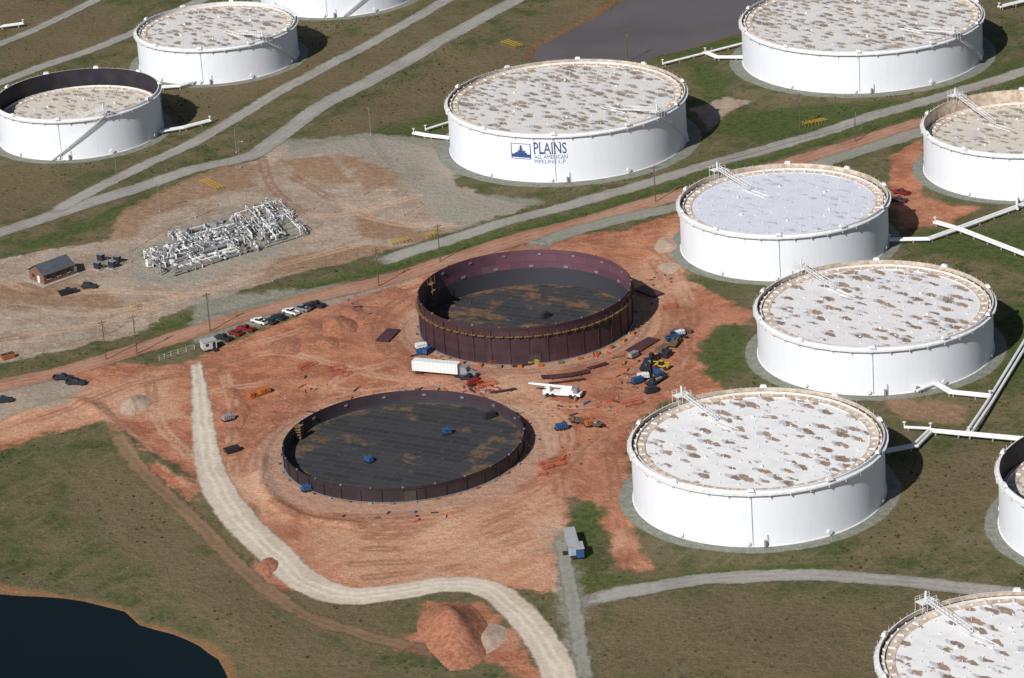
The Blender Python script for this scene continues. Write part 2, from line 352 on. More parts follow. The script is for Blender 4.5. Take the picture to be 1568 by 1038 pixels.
def road(name, pts, w, mat):
    NR[0] += 1; zo = .06+.012*NR[0]
    c = cat(P(pts), 2.5); n = len(c)
    ws = np.interp(np.linspace(0, 1, n), np.linspace(0, 1, len(w)), w) if isinstance(w, (list, tuple)) else np.full(n, float(w))
    tg = np.gradient(c, axis=0); tg /= np.linalg.norm(tg, axis=1)[:, None]+1e-9; nr = np.column_stack([-tg[:, 1], tg[:, 0]])
    K = 9; V = []; ed = []; cr = []
    for k in range(K):
        o = (k/(K-1)-.5)*(ws+1.8); q = c+nr*o[:, None]; V.append(q); ed.append((ws+1.8)/2-np.abs(o)); cr.append(o)
    V = np.stack(V, 1).reshape(-1, 2); z = hgt(V[:, 0], V[:, 1])+zo
    ed = np.stack(ed, 1); cr = np.stack(cr, 1).ravel(); fade = np.minimum(np.arange(n), np.arange(n)[::-1])*2.5/6; ed = np.minimum(ed, fade[:, None]).ravel()
    fs = [(i*K+k, i*K+k+1, (i+1)*K+k+1, (i+1)*K+k) for i in range(n-1) for k in range(K-1)]
    m = bpy.data.meshes.new(name); m.from_pydata(np.column_stack([V, z]).tolist(), [], fs)
    for nm, a in (('edge', ed), ('cross', cr)): m.attributes.new(nm, 'FLOAT', 'POINT').data.foreach_set('value', a.astype(np.float32))
    m.materials.append(mat); m.polygons.foreach_set('use_smooth', [True]*len(fs))
    o = bpy.data.objects.new(name, m); bpy.context.collection.objects.link(o); return o
road('dirt_road', [(-60, 607), (0, 592), (130, 562), (250, 522), (400, 478), (560, 437), (700, 396), (850, 352), (1000, 310), (1120, 276), (1250, 238), (1400, 193), (1568, 146), (1700, 105)], 8.5, M_RED_R)
road('gravel_road', [(560, 405), (640, 382), (740, 352), (830, 326), (1000, 278), (1110, 246), (1250, 206), (1400, 160), (1568, 110), (1700, 70)], 6.5, M_GREY_G)
road('gravel_road', [(800, 388), (860, 362), (930, 340), (1040, 316), (1150, 286), (1270, 246), (1408, 204), (1500, 180)], 7, M_GREEN_G)
road('gravel_road', [(-60, 375), (0, 356), (80, 328), (200, 291), (300, 258), (380, 238), (410, 222), (490, 165), (600, 106), (700, 50), (790, -2), (850, -40)], 7.5, M_GREY_G)
road('gravel_road', [(70, 330), (160, 283), (300, 216), (400, 158), (500, 102), (600, 48), (680, 2), (740, -35)], 6, M_GREY_G)
road('gravel_road', [(-50, 150), (0, 128), (100, 90), (200, 52), (300, 4), (360, -30)], 6, M_GREY_G)
road('gravel_road', [(-50, 90), (0, 68), (80, 32), (150, -2), (200, -30)], 5, M_GREY_G)
road('haul_road', [(298, 545), (306, 600), (316, 690), (332, 745), (365, 795), (420, 848), (470, 893), (530, 914), (600, 910), (680, 896), (735, 898), (775, 918), (815, 960), (842, 1000), (862, 1045), (880, 1100)], [2.5, 4, 6, 7, 8.5, 9, 9, 9, 8, 8, 8, 8], M_WHITE_G)
road('gravel_road', [(862, 927), (930, 914), (1000, 900), (1100, 885), (1250, 881), (1400, 893), (1500, 905), (1620, 920)], 6, M_GREY_G)
road('dirt_track', [(170, 655), (215, 720), (300, 800), (380, 880), (470, 945), (600, 985), (680, 1000)], 4.5, M_BROWN_T)
road('gravel_track', [(858, 810), (868, 880), (880, 940), (890, 1000), (900, 1060)], 3.5, M_GREEN_G)

# ---------------------------------------------------------------- tanks
def shell_mat(name, base):
    n = NT(name); s = n.t.nodes.new('ShaderNodeSeparateXYZ'); n.t.links.new(n.tc, s.inputs[0]); z = s.outputs[2]
    st_ = n.noise(1.2, 3, .6, n.map((0, 0, 0), (1, 1, .07))); bg = n.noise(.08, 3)
    col = n.mix(n.ss(st_, .48, .75), base, tuple(b*.94 for b in base)); col = n.mix(n.m('MULTIPLY', n.ss(bg, .45, .7), .2), col, (.66, .66, .67))
    fr = n.m('FRACT', n.m('DIVIDE', z, 2.44)); col = n.mix(n.m('MULTIPLY', n.ss(fr, 0, .035, 1, 0), .10), col, (.4, .4, .42))
    dirt = n.m('MULTIPLY', n.ss(n.m('MULTIPLY_ADD', st_, 1.2, z), .4, 1.8, 1, 0), .3)
    col = n.mix(dirt, col, (.5, .38, .30)); return n.fin(col, .55)
M_SH = shell_mat('white_tank_paint', (.73, .76, .82))
M_TRIM = pm('white_trim_paint', (.74, .735, .73), .14, .8, .5)
M_RIM = pm('dusty_cream_seal', (.64, .54, .43), .3, .5, .75, c2=(.42, .32, .24))
M_DIN = pm('dark_bare_steel_and_shade_inside', (.010, .010, .018), .35, .2, .8, c2=(.022, .018, .024))
M_DRK = pm('dark_rubber_and_doorway_shade', (.05, .045, .04), .3)
M_STEEL = pm('galvanised_steel', (.36, .37, .38), .2, 2, .45, .4)
def deck_mat(name, amount, base, stain, size=1., rot=1.04, grey_shade=.8, dark=.62):
    n = NT(name)
    v = n.t.nodes.new('ShaderNodeVectorMath'); v.operation = 'ADD'
    c = n.t.nodes.new('ShaderNodeTexNoise'); n.t.links.new(n.tc, c.inputs['Vector']); c.inputs['Scale'].default_value = .4; c.inputs['Detail'].default_value = 3
    sc = n.t.nodes.new('ShaderNodeVectorMath'); sc.operation = 'SCALE'; n.t.links.new(c.outputs[1], sc.inputs[0]); sc.inputs['Scale'].default_value = 2.6
    n.t.links.new(n.tc, v.inputs[0]); n.t.links.new(sc.outputs[0], v.inputs[1])
    fine = n.m('SUBTRACT', n.noise(1.2, 3, .6), .5); big = n.noise(.05, 3)
    def layer(loc, amt):
        mp = n.map((0, 0, rot), (.17/size, .37/size, 0), v.outputs[0], loc)
        d = n.vor(1., mp, 'Distance', .65); rc = n.vor(1., mp, 'Color', .65)
        s_ = n.t.nodes.new('ShaderNodeSeparateColor'); n.t.links.new(rc, s_.inputs[0])
        th = n.m('MULTIPLY_ADD', s_.outputs[0], .22, n.m('MULTIPLY_ADD', big, .35, amt-.285))
        return n.ss(n.m('SUBTRACT', n.m('MULTIPLY_ADD', fine, .35, d), th), -.06, .03, 1, 0), s_
    m1, s1 = layer((0, 0, 0), amount); m_shade, _ = layer((.24, .24, 0), amount-.02)
    st_ = n.mix(n.ss(s1.outputs[1], .2, .85), stain, tuple(s*dark for s in stain)); st_ = n.mix(n.ss(n.noise(.9, 3), .46, .72), st_, (.34, .29, .25) if dark < .8 else stain)
    w = n.noise(.25, 4, .6)
    col = n.mix(n.m('MULTIPLY', n.ss(w, .45, .72), .4), base, tuple(b*.75 for b in base))
    col = n.mix(n.m('MULTIPLY', m_shade, grey_shade), col, (.43, .44, .465)); col = n.mix(n.m('MULTIPLY', m1, .95), col, st_)  # offset grey layer paints shadow marks beside the brown dust stains
    return n.fin(col, .7)
D_I = deck_mat('roof_deck_dust_stained_painted_shade', .37, (.78, .77, .765), (.32, .205, .13))
D_H = deck_mat('roof_deck_dust_stained_wide_painted_shade', .38, (.72, .70, .70), (.30, .20, .13), .95)
D_A = deck_mat('roof_deck_dust_stained_dense_painted_shade', .44, (.66, .63, .60), (.33, .25, .18), .85, 1.04, .85)
D_G = deck_mat('roof_deck_clean_painted_shade', .24, (.64, .66, .72), (.47, .49, .55), .75, 1.04, .5, .85)
D_C = deck_mat('roof_deck_sandy_painted_shade', .40, (.62, .57, .49), (.38, .30, .21), .8)
def white_tank(k, drop, alpha, deck, inner, stair=0):
    cx, cy, R, h = T[k]; E = empty('oil_storage_tank', (cx, cy, 0)); zr = h-drop; Ri = R-.12
    b = MB(); b.rev(R, -.3, R, h, 160, 0); b.rev(Ri, max(zr-2, 0), Ri, h, 160, 1); b.rev(R, h, Ri, h, 160, 2)
    b.rev(R+.35, -.3, R+.35, .12, 128, 2); b.rev(R+.35, .12, R, .12, 128, 2)
    b.build('shell', [M_SH, inner, M_TRIM], parent=E)
    b = MB(); nf = 40; G = R+1.0; zt = h-.85
    b.rev(R, zt, G, zt, nf, 0, sm=False); b.rev(R, zt-.12, G, zt-.12, nf, 0, sm=False); b.rev(G, zt-.30, G, zt+.05, nf, 0, sm=False)
    b.rev(R+.13, h, R-.2, h+.02, 128, 0); b.rev(R+.13, h-.15, R+.13, h, 128, 0)
    for i in range(nf):
        t = 2*pi*i/nf; b.box(((R+.5)*math.cos(t), (R+.5)*math.sin(t), zt-.5), (.95, .12, .75), 0, t)
    for i in range(80):
        t = 2*pi*(i+.5)/80; b.cyl(((G-.05)*math.cos(t), (G-.05)*math.sin(t), zt), ((G-.05)*math.cos(t), (G-.05)*math.sin(t), zt+1.0), .035, None, 0, 4, False)
    b.build('wind_girder', [M_TRIM], parent=E)
    b = MB()
    for i in range(10):
        t = 2*pi*i/10+.17; c, s = math.cos(t), math.sin(t)
        b.box(((R+.25)*c, (R+.25)*s, h+.3), (1.1, 1.9, .7), 0, t, (.6, .7))
        if i in (0, 7): b.cyl(((R+.3)*c, (R+.3)*s, .5), ((R+.3)*c, (R+.3)*s, h-1.2), .08, None, 0, 5)
    b.build('rim_vents', [M_TRIM], parent=E)
    b = MB(); Rp = R-3.6
    b.rev(Ri, zr+.35, R-.55, zr+.30, 128, 2); b.rev(R-.55, zr+.30, R-.55, zr+.12, 128, 2)
    b.rev(R-.55, zr+.2, Rp, zr+.16, 128, 1); b.rev(Rp, zr+.16, Rp, zr-.1, 128, 0); b.rev(Rp, zr, .01, zr+.12, 96, 0, sm=True)
    b.rev(R-1.3, zr+.15, R-1.3, zr+.75, 128, 3); b.rev(R-1.36, zr+.15, R-1.36, zr+.75, 128, 3); b.rev(R-1.3, zr+.75, R-1.36, zr+.75, 128, 3)
    for i in range(56):
        t = 2*pi*i/56; r = R-2.4; b.box((r*math.cos(t), r*math.sin(t), zr+.3), (1.6 if i % 2 else .7, .45, .28), 3, t)
        r = R-.95; b.box((r*math.cos(t+.05), r*math.sin(t+.05), zr+.4), (.7, .15, .5), 3, t)
    r_ = 3.5; j = 0; rr = random.Random(k)
    while r_ < Rp-1:
        m = int(2*pi*r_/4.6)
        for i in range(m):
            t = 2*pi*i/m+j*.37; x, y = r_*math.cos(t), r_*math.sin(t)
            b.cyl((x, y, zr), (x, y, zr+.75), .07, .07, 3, 5)
            if rr.random() < .2: b.cyl((x+.2, y, zr+.02), (x+.2, y, zr+.2), .32, .3, 3, 8)
        r_ += 4.4; j += 1
    for i in range(6):
        t = 2*pi*i/6+.5; x, y = Rp*.55*math.cos(t), Rp*.55*math.sin(t); b.cyl((x, y, zr), (x, y, zr+.4), .4, .4, 3, 10); b.ball((x, y, zr+.4), .4, 3, 8, 4, .5)
    b.build('floating_roof', [deck, M_RIM, M_DRK if drop < 3 else M_RIM, M_TRIM], parent=E)
    b = MB(); ca, sa = math.cos(alpha), math.sin(alpha); d = Vector((-ca, -sa, 0)); n = Vector((-sa, ca, 0))
    p0 = Vector(((R-.3)*ca, (R-.3)*sa, h+1.5)); L = 13+drop; p1 = p0+d*L; p1.z = zr+.7
    for s in (-.45, .45):
        b.cyl(p0+n*s, p1+n*s, .10, None, 0, 5); up = Vector((0, 0, 1.1)); b.cyl(p0+n*s+up, p1+n*s+up, .06, None, 0, 5)
        for i in range(11):
            q = p0.lerp(p1, i/10)+n*s; b.cyl(q, q+up, .045, None, 0, 4); 
            if i < 10: b.cyl(q, p0.lerp(p1, (i+1)/10)+n*s+up, .035, None, 0, 4)
    for i in range(32):
        q = p0.lerp(p1, i/31); b.box(q, (.22, .9, .04), 0, alpha)
    for s in (-1, 1): 
        q0 = p1+n*s*.9-d*2; q1 = p1+n*s*.9+d*8; b.box(((q0+q1)/2)+Vector((0, 0, -.55)), (10, .15, .25), 0, alpha)
    q = Vector(((R+.2)*ca, (R+.2)*sa, h+1.4)); b.box(q, (2.6, 4.2, .1), 0, alpha)
    for i in (-1, 1):
        for j in (-1, -.33, .33, 1):
            c0 = q+d*1.25*i+n*2.05*j; b.cyl((c0.x, c0.y, h-.8), c0+Vector((0, 0, 1.2)), .06, None, 0, 4)
        for zz in (.6, 1.15): b.cyl(q+d*1.25*i+n*2.05+Vector((0, 0, zz)), q+d*1.25*i-n*2.05+Vector((0, 0, zz)), .05, None, 0, 4)
    b.cyl(q+Vector((0, 0, -.2)), q+Vector((0, 0, 2.4)), .25, None, 0, 8)
    b.build('rolling_ladder', [M_TRIM], parent=E)
    if stair:
        b = MB(); N = 44; arc = (h+1)*1.25/R
        for i in range(N):
            f = i/N; t = alpha+stair*arc*f; z = (h-.4)*(1-f)+.3
            b.box(((R+.65)*math.cos(t), (R+.65)*math.sin(t), z), (1.0, .42, .07), 0, t)
            b.box(((R+1.15)*math.cos(t), (R+1.15)*math.sin(t), z-.02), (.06, .52, .45), 0, t)
            if i % 3 == 0: b.cyl(((R+1.15)*math.cos(t), (R+1.15)*math.sin(t), z), ((R+1.15)*math.cos(t), (R+1.15)*math.sin(t), z+1.1), .04, None, 0, 4)
        pts = [((R+1.15)*math.cos(alpha+stair*arc*f), (R+1.15)*math.sin(alpha+stair*arc*f), (h-.4)*(1-f)+1.4) for f in np.linspace(0, 1, 14)]
        b.path(pts, .05, 0, 4); b.build('spiral_stair', [M_TRIM], parent=E)
    b = MB()
    for a in (-2.3, -1.75, -1.1, -.4, 2.8):
        c, s = math.cos(a), math.sin(a); b.cyl((R*c, R*s, 1.1), ((R+.5)*c, (R+.5)*s, 1.1), .5, None, 0, 12); b.cyl(((R+.5)*c, (R+.5)*s, 1.1), ((R+.62)*c, (R+.62)*s, 1.1), .65, None, 0, 12)
    a = -1.62; b.box(((R+.6)*math.cos(a), (R+.6)*math.sin(a), 1.0), (.8, .5, 1.6), 1, a); b.cyl(((R+.4)*math.cos(a+.02), (R+.4)*math.sin(a+.02), 0), ((R+.4)*math.cos(a+.02), (R+.4)*math.sin(a+.02), 3.2), .08, None, 1, 5)
    b.build('manway_nozzles', [M_TRIM, M_STEEL], parent=E)
    return E
dg = math.radians
EA = white_tank('A', 1.3, dg(-44), D_A, M_RIM, 1)
white_tank('B', 1.4, dg(-52), D_A, M_TRIM, 1)
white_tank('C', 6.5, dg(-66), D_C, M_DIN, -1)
white_tank('D', 1.4, dg(-50), D_A, M_TRIM, -1)
white_tank('E', 1.2, dg(-49), D_A, M_TRIM, 1)
white_tank('F', 4.6, dg(124), D_C, M_RIM)
white_tank('G', 1.8, dg(124), D_G, M_RIM)
white_tank('H', 1.5, dg(122), D_H, M_RIM)
white_tank('I', 1.3, dg(122), D_I, M_RIM)
white_tank('J', 7.0, dg(123), D_C, M_DIN)  # dark inner wall colour stands in for shade inside this shell
white_tank('K', 1.3, dg(123), D_I, M_RIM)
M_BLUE = pm('navy_lettering_paint', (.03, .07, .22), .2); M_LB = pm('faded_blue_lettering_paint', (.14, .22, .38), .2)
cx, cy, R, h = T['A']
base_a = math.atan2(-cy, -cx)
def wall_pt(px, py):
    best = None
    for t in np.linspace(-.9, .9, 721):
        x, y = cx+R*math.cos(base_a+t), cy+R*math.sin(base_a+t); q, w = proj(x, y, 9)
        if best is None or abs(q-px) < best[0]: best = (abs(q-px), t, x, y)
    _, t, x, y = best; _, w0 = proj(x, y, 0); _, w1 = proj(x, y, h); return base_a+t, h*(w0-py)/(w0-w1)
def lettering(text, p0, p1, top, bot, mat, off=0.):
    a0, z0 = wall_pt(*p0); a1, _ = wall_pt(*p1)
    cu = bpy.data.curves.new('t', 'FONT'); cu.body = text; cu.offset = off; cu.resolution_u = 3
    o = bpy.data.objects.new('t', cu); bpy.context.collection.objects.link(o)
    dg_ = bpy.context.evaluated_depsgraph_get(); m = bpy.data.meshes.new_from_object(o.evaluated_get(dg_)); bpy.data.objects.remove(o)
    v = np.array([q.co[:] for q in m.vertices]); mn = v.min(0); mx = v.max(0)
    for q in m.vertices:
        f = (q.co.x-mn[0])/(mx[0]-mn[0]); g_ = (q.co.y-mn[1])/(mx[1]-mn[1]); t = a0+(a1-a0)*f
        q.co = ((R+.07)*math.cos(t), (R+.07)*math.sin(t), bot+(top-bot)*g_)
    m.materials.clear(); m.materials.append(mat)
    o = bpy.data.objects.new('company_lettering', m); bpy.context.collection.objects.link(o); o.parent = EA
_, zt = wall_pt(820, 218); _, zb = wall_pt(820, 235); lettering('PLAINS', (818, 225), (868, 225), zt, zb, M_BLUE, .005)
aS0, _ = wall_pt(818, 225); aS1, _ = wall_pt(868, 225); b = MB()
for f0, f1, top_, bot_ in ((-.01, .06, 1, 1), (.165, .30, 0, 1), (.17, .23, 1, 0), (.335, .39, 0, 1), (.475, .53, 0, 1), (.545, .605, 1, 1), (.625, .68, 1, 1), (.765, .82, 1, 0)):
    for on, zz in ((top_, zt), (bot_, zb)):
        if on:
            t0, t1 = aS0+(aS1-aS0)*f0, aS0+(aS1-aS0)*f1; s_ = .12 if zz == zb else -.12
            b.add([((R+.08)*math.cos(t), (R+.08)*math.sin(t), z_) for t, z_ in ((t0, zz-s_), (t1, zz-s_), (t1, zz+s_), (t0, zz+s_))], [(0, 1, 2, 3)])
b.build('lettering_serifs', [M_BLUE], parent=EA)
lettering('ALL AMERICAN', (818, 236), (869, 236), zb-.4, zb-1.7, M_LB); lettering('PIPELINE L.P.', (818, 241), (867, 241), zb-2.0, zb-3.2, M_LB)
b = MB()
a0, zA = wall_pt(783, 218); a1, zB = wall_pt(813, 244)
def cq(f0, f1, g0, g1, m=0, r=.06):
    n = 6
    vs = []
    for i in range(n+1):
        t = a0+(a1-a0)*(f0+(f1-f0)*i/n)
        for g_ in (g0, g1): vs.append(((R+r)*math.cos(t), (R+r)*math.sin(t), zB+(zA-zB)*g_))
    b.add(vs, [(2*i, 2*i+2, 2*i+3, 2*i+1) for i in range(n)], m)
cq(0, 1, 0, .04); cq(0, 1, .96, 1); cq(0, .04, .04, .96); cq(.96, 1, .04, .96)
cq(.04, .96, .1, .32); cq(.2, .8, .32, .42); cq(.34, .72, .42, .55); cq(.46, .56, .55, .88); cq(.40, .62, .60, .66, 0, .08)
b.build('company_emblem', [M_BLUE], parent=EA)

# tanks under construction
def steel_mat(name, R, c1, c2, low=None):
    n = NT(name); s = n.t.nodes.new('ShaderNodeSeparateXYZ'); n.t.links.new(n.tc, s.inputs[0])
    ang = n.m('MULTIPLY', n.m('ARCTAN2', s.outputs[1], s.outputs[0]), R)
    cb = n.t.nodes.new('ShaderNodeCombineXYZ'); n.put(cb.inputs[0], ang); n.put(cb.inputs[1], s.outputs[2])
    br = n.t.nodes.new('ShaderNodeTexBrick'); n.t.links.new(cb.outputs[0], br.inputs[0])
    br.inputs['Scale'].default_value = 1; br.inputs['Brick Width'].default_value = 9.2; br.inputs['Row Height'].default_value = 2.44; br.inputs['Mortar Size'].default_value = .07; br.inputs['Mortar Smooth'].default_value = .3
    n.put(br.inputs['Color1'], c1); n.put(br.inputs['Color2'], c2); n.put(br.inputs['Mortar'], tuple(c*.5 for c in c1))
    col = n.mix(n.m('MULTIPLY', n.ss(n.noise(.5, 5, .65, n.map((0, 0, 0), (1, 1, .2))), .45, .7), .5), br.outputs[0], tuple(c*1.5 for c in c2))
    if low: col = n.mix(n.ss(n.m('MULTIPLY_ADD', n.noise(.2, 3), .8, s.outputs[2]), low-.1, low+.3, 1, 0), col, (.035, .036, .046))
    return n.fin(col, .6, .0)
def floor_mat(name, c1, c2, rust, thr, R, edge):
    n = NT(name); a = n.noise(.07, 6, .62); b_ = n.noise(.7, 5, .6); s = n.t.nodes.new('ShaderNodeVectorMath'); s.operation = 'LENGTH'; n.t.links.new(n.tc, s.inputs[0])
    a = n.m('MULTIPLY_ADD', n.m('POWER', n.m('DIVIDE', s.outputs['Value'], R), 4.), edge, a)
    br = n.t.nodes.new('ShaderNodeTexBrick'); n.t.links.new(n.map((0, 0, .5)), br.inputs[0]); br.inputs['Scale'].default_value = 1; br.inputs['Brick Width'].default_value = 9; br.inputs['Row Height'].default_value = 2.6; br.inputs['Mortar Size'].default_value = .12
    n.put(br.inputs['Color1'], c1); n.put(br.inputs['Color2'], c2); n.put(br.inputs['Mortar'], tuple(c*3 for c in c1))
    col = n.mix(n.m('MULTIPLY', n.ss(b_, .35, .7), .5), br.outputs[0], c2)
    dk = n.noise(.3, 5, .65, n.map((0, 0, .5), (.35, 1.1, 1))); rm = n.m('MULTIPLY', n.ss(a, thr, thr+.06), n.ss(dk, .42, .52))
    col = n.mix(n.m('MULTIPLY', rm, .85), col, n.mix(n.ss(b_, .4, .6), rust, tuple(c*.55 for c in rust)))
    col = n.mix(n.m('MULTIPLY', n.ss(n.noise(1.2, 5, .7), .60, .76), .4), col, (.16, .15, .14))
    return n.fin(col, .8)
M_SCAF = pm('scaffold_planks', (.22, .14, .055), .4, .8)
M_YEL = pm('safety_yellow_paint', (.50, .34, .03), .25)
def steel_tank(k, low, thr, ext, inn, edge, rust):
    cx, cy, R, h = T[k]; E = empty('steel_tank_under_construction', (cx, cy, 0))
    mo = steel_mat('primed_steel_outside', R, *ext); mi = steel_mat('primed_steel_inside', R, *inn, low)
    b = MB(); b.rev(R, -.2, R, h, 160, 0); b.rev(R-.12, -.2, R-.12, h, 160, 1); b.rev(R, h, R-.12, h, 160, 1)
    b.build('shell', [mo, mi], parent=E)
    b = MB(); b.rev(R-.1, .12, .01, .16, 128, 0); b.build('tank_floor', [floor_mat('tank_floor_plates', (.020, .020, .023), (.036, .035, .037), rust, thr, R, edge)], parent=E)
    b = MB(); zt = h-(2.6 if k == 'L' else 2.2); N = 72
    for i in range(N):
        t = 2*pi*i/N; c, s = math.cos(t), math.sin(t)
        if k == 'L':
            b.box(((R+.5)*c, (R+.5)*s, zt), (.75, 2*pi*R/N*.8, .08), 0, t); b.cyl(((R+.85)*c, (R+.85)*s, zt-.6), ((R+.85)*c, (R+.85)*s, zt+1.1), .05, None, 0, 4)
            b.box(((R+.4)*c, (R+.4)*s, zt-.3), (.8, .08, .5), 0, t)
        if i % 3 == 0: b.box((R*c, R*s, h+.1), (.35, .5, .35), 0 if i % 2 else 2, t)
        if i % 2 == 0: b.box(((R+.15)*c, (R+.15)*s, h*.45), (.2, .2, h*.9), 1, t)
        if i % 4 == 0: b.box(((R-.3)*c, (R-.3)*s, h-1.3-.5*(i % 2)), (.2, 1.0, .5), 2, t)
        if k == 'L' and i % 4 == 1: b.box(((R-.25)*c, (R-.25)*s, h-5), (.2, 1.3, .7), 2, t)
        if i % 2: b.box(((R+1.2)*c, (R+1.2)*s, .25), (.5, .9, .4), 0 if i % 4 == 1 else 3, t)
        if k == 'L' and -2.2 < ((t+pi) % (2*pi))-pi < -.3 and i % 2: b.box(((R+2.4)*c, (R+2.4)*s, .4), (.9, 1.3, .7), 5 if i % 3 else 0, t)
    b.rev(R+.10, h-.5, R+.22, h-.5, 128, 1); b.rev(R+.22, h-.5, R+.22, h-.2, 128, 1); b.rev(R+.1, .1, R+.6, .1, 128, 3)
    for q in range(5): b.box(((R-1.2)*math.cos(2.72), (R-1.2)*math.sin(2.72), h*.2*q+.8), (1.6, 2.2, .1), 0, 2.72)
    for sx in (-.7, .7):
        for sy in (-1, 1): b.cyl(((R-1.2+sx)*math.cos(2.72)-sy*math.sin(2.72), (R-1.2+sx)*math.sin(2.72)+sy*math.cos(2.72), .2), ((R-1.2+sx)*math.cos(2.72)-sy*math.sin(2.72), (R-1.2+sx)*math.sin(2.72)+sy*math.cos(2.72), h+.8), .07, None, 0, 4)
    ad = -1.52; b.box(((R+.05)*math.cos(ad), (R+.05)*math.sin(ad), 1.4), (.3, 3.2, 2.8), 4, ad)  # dark slab on the wall paints the shade of an open doorway
    b.build('scaffold_brackets', [M_SCAF, mo, pm('pale_bracket_plate', (.22, .195, .21), .3), M_STEEL, M_DRK, pm('orange_crate_paint', (.45, .13, .03), .3)], parent=E)
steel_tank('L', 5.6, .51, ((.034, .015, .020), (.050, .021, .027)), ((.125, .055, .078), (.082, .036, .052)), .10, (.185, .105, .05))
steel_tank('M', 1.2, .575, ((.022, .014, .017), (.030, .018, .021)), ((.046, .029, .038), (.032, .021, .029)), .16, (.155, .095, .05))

# ---------------------------------------------------------------- small-object materials
W = pm('white_vehicle_paint', (.75, .75, .75), .08, 1, .35); GL = pm('tinted_glass', (.02, .025, .03), .2, 1, .1); BK = pm('black_rubber', (.02, .02, .02), .2)
RDP = pm('red_vehicle_paint', (.25, .018, .018), .2, 1, .35); DKP = pm('dark_vehicle_paint', (.025, .03, .038), .2, 1, .3); SVP = pm('silver_vehicle_paint', (.34, .35, .37), .1, 1, .3, .3)
BLP = pm('blue_equipment_paint', (.022, .085, .22), .3); ORP = pm('orange_equipment_paint', (.45, .13, .03), .3); WD = pm('weathered_wood', (.14, .095, .06), .35); MAR = pm('primed_plate', (.08, .032, .036), .3, .4)
CONC = pm('concrete', (.36, .33, .29), .2, .6, .9); ROOF = pm('slate_grey_roof', (.085, .095, .11), .25, 1.); BRK = pm('brown_brick', (.20, .10, .065), .3, 2.5, .85)
def at(px, py, dz=0.): x, y = unp(px, py); return (x, y, hz(x, y)+dz)
def head(p, q): a, b = unp(*p), unp(*q); return math.atan2(b[1]-a[1], b[0]-a[0])
def wheels(b, xs_, w, r=.38, m=2):
    for x in xs_:
        for s in (-1, 1): b.cyl((x, s*(w/2-.24), r), (x, s*(w/2+.02), r), r, None, m, 12)
def vehicle(kind, px, py, rz, paint):
    b = MB(); w = 1.95
    if kind == 'pickup_truck':
        b.prism([(-2.8, .45), (2.75, .45), (2.8, .75), (2.7, 1.05), (1.3, 1.15), (-.75, 1.15), (-.75, .75), (-2.8, .75)], w, 0)
        for s in (-1, 1): b.box((-1.78, s*(w/2-.06), .97), (2.05, .1, .44), 0)
        b.box((-2.76, 0, .97), (.08, w-.24, .44), 0); b.box((-1.78, 0, .77), (2.0, w-.3, .03), 2)
        b.prism([(-.72, 1.15), (1.25, 1.15), (.55, 1.72), (-.55, 1.72)], w-.12, 1, 0, .84); b.prism([(-.58, 1.722), (.58, 1.722), (.5, 1.8), (-.5, 1.8)], w*.8, 0)
        wheels(b, (-1.8, 1.8), w)
    else:
        b.prism([(-2.3, .4), (2.3, .4), (2.35, .7), (2.2, .95), (1.1, 1.05), (-2.2, 1.1), (-2.38, .8)], w-.1, 0)
        b.prism([(-2.1, 1.08), (1.05, 1.05), (.35, 1.62), (-1.8, 1.66)], w-.2, 1, 0, .84); b.prism([(-1.82, 1.665), (.38, 1.625), (.3, 1.7), (-1.7, 1.73)], w*.78, 0)
        wheels(b, (-1.45, 1.45), w-.1, .35)
    b.box((2.72 if kind == 'pickup_truck' else 2.28, 0, .62), (.12, w-.3, .25), 2)
    return b.build(kind, [paint, GL, BK], at(px, py), rz)
rc = head((345, 520), (482, 472))+pi/2+.25
for x, y, k, pnt in ((343, 521, 'pickup_truck', DKP), (361, 514, 'parked_car', RDP), (377, 508, 'pickup_truck', RDP), (398, 497, 'pickup_truck', W), (412, 497, 'parked_car', DKP), (427, 490, 'parked_car', DKP), (446, 482, 'pickup_truck', W), (462, 477, 'pickup_truck', SVP), (470, 474, 'parked_car', DKP), (485, 471, 'pickup_truck', DKP),
                     (97, 583, 'pickup_truck', DKP), (117, 590, 'pickup_truck', DKP), (5, 617, 'pickup_truck', DKP), (105, 448, 'pickup_truck', DKP), (137, 440, 'parked_car', DKP), (1380, 296, 'pickup_truck', RDP), (1376, 307, 'pickup_truck', MAR), (718, 582, 'pickup_truck', DKP)):
    vehicle(k, x, y, rc+random.uniform(-.12, .12) if x > 300 else random.uniform(-.3, .5), pnt)
b = MB(); b.box((-2.5, 0, 2.45), (13.5, 2.6, 2.8), 0); b.box((-2.5, 0, 3.87), (13.3, 2.5, .04), 0); b.box((-2.5, 0, .95), (13, 1.0, .2), 3)
wheels(b, (-8, -6.8, 3.6, 4.8, 8.4), 2.5, .5); b.box((6.2, 0, .9), (6.0, 1.0, .3), 3); b.prism([(5.1, 1.0), (7.0, 1.0), (7.0, 2.2), (6.6, 3.0), (5.1, 3.3)], 2.4, 4); b.box((7.02, 0, 2.4), (.06, 2.1, .6), 1)
b.prism([(7.0, .7), (9.2, .7), (9.2, 1.5), (7.0, 1.9)], 2.0, 4); b.cyl((5.0, 1.2, 1), (5.0, 1.2, 3.7), .1, None, 3, 6); b.cyl((5.0, -1.2, 1), (5.0, -1.2, 3.7), .1, None, 3, 6)
for i in range(12): b.box((-8.7+i*1.13, -1.31, 2.45), (.06, .03, 2.7), 3)
b.build('semi_trailer_truck', [W, GL, BK, SVP, SVP], at(682, 574), head((640, 576), (740, 585)))
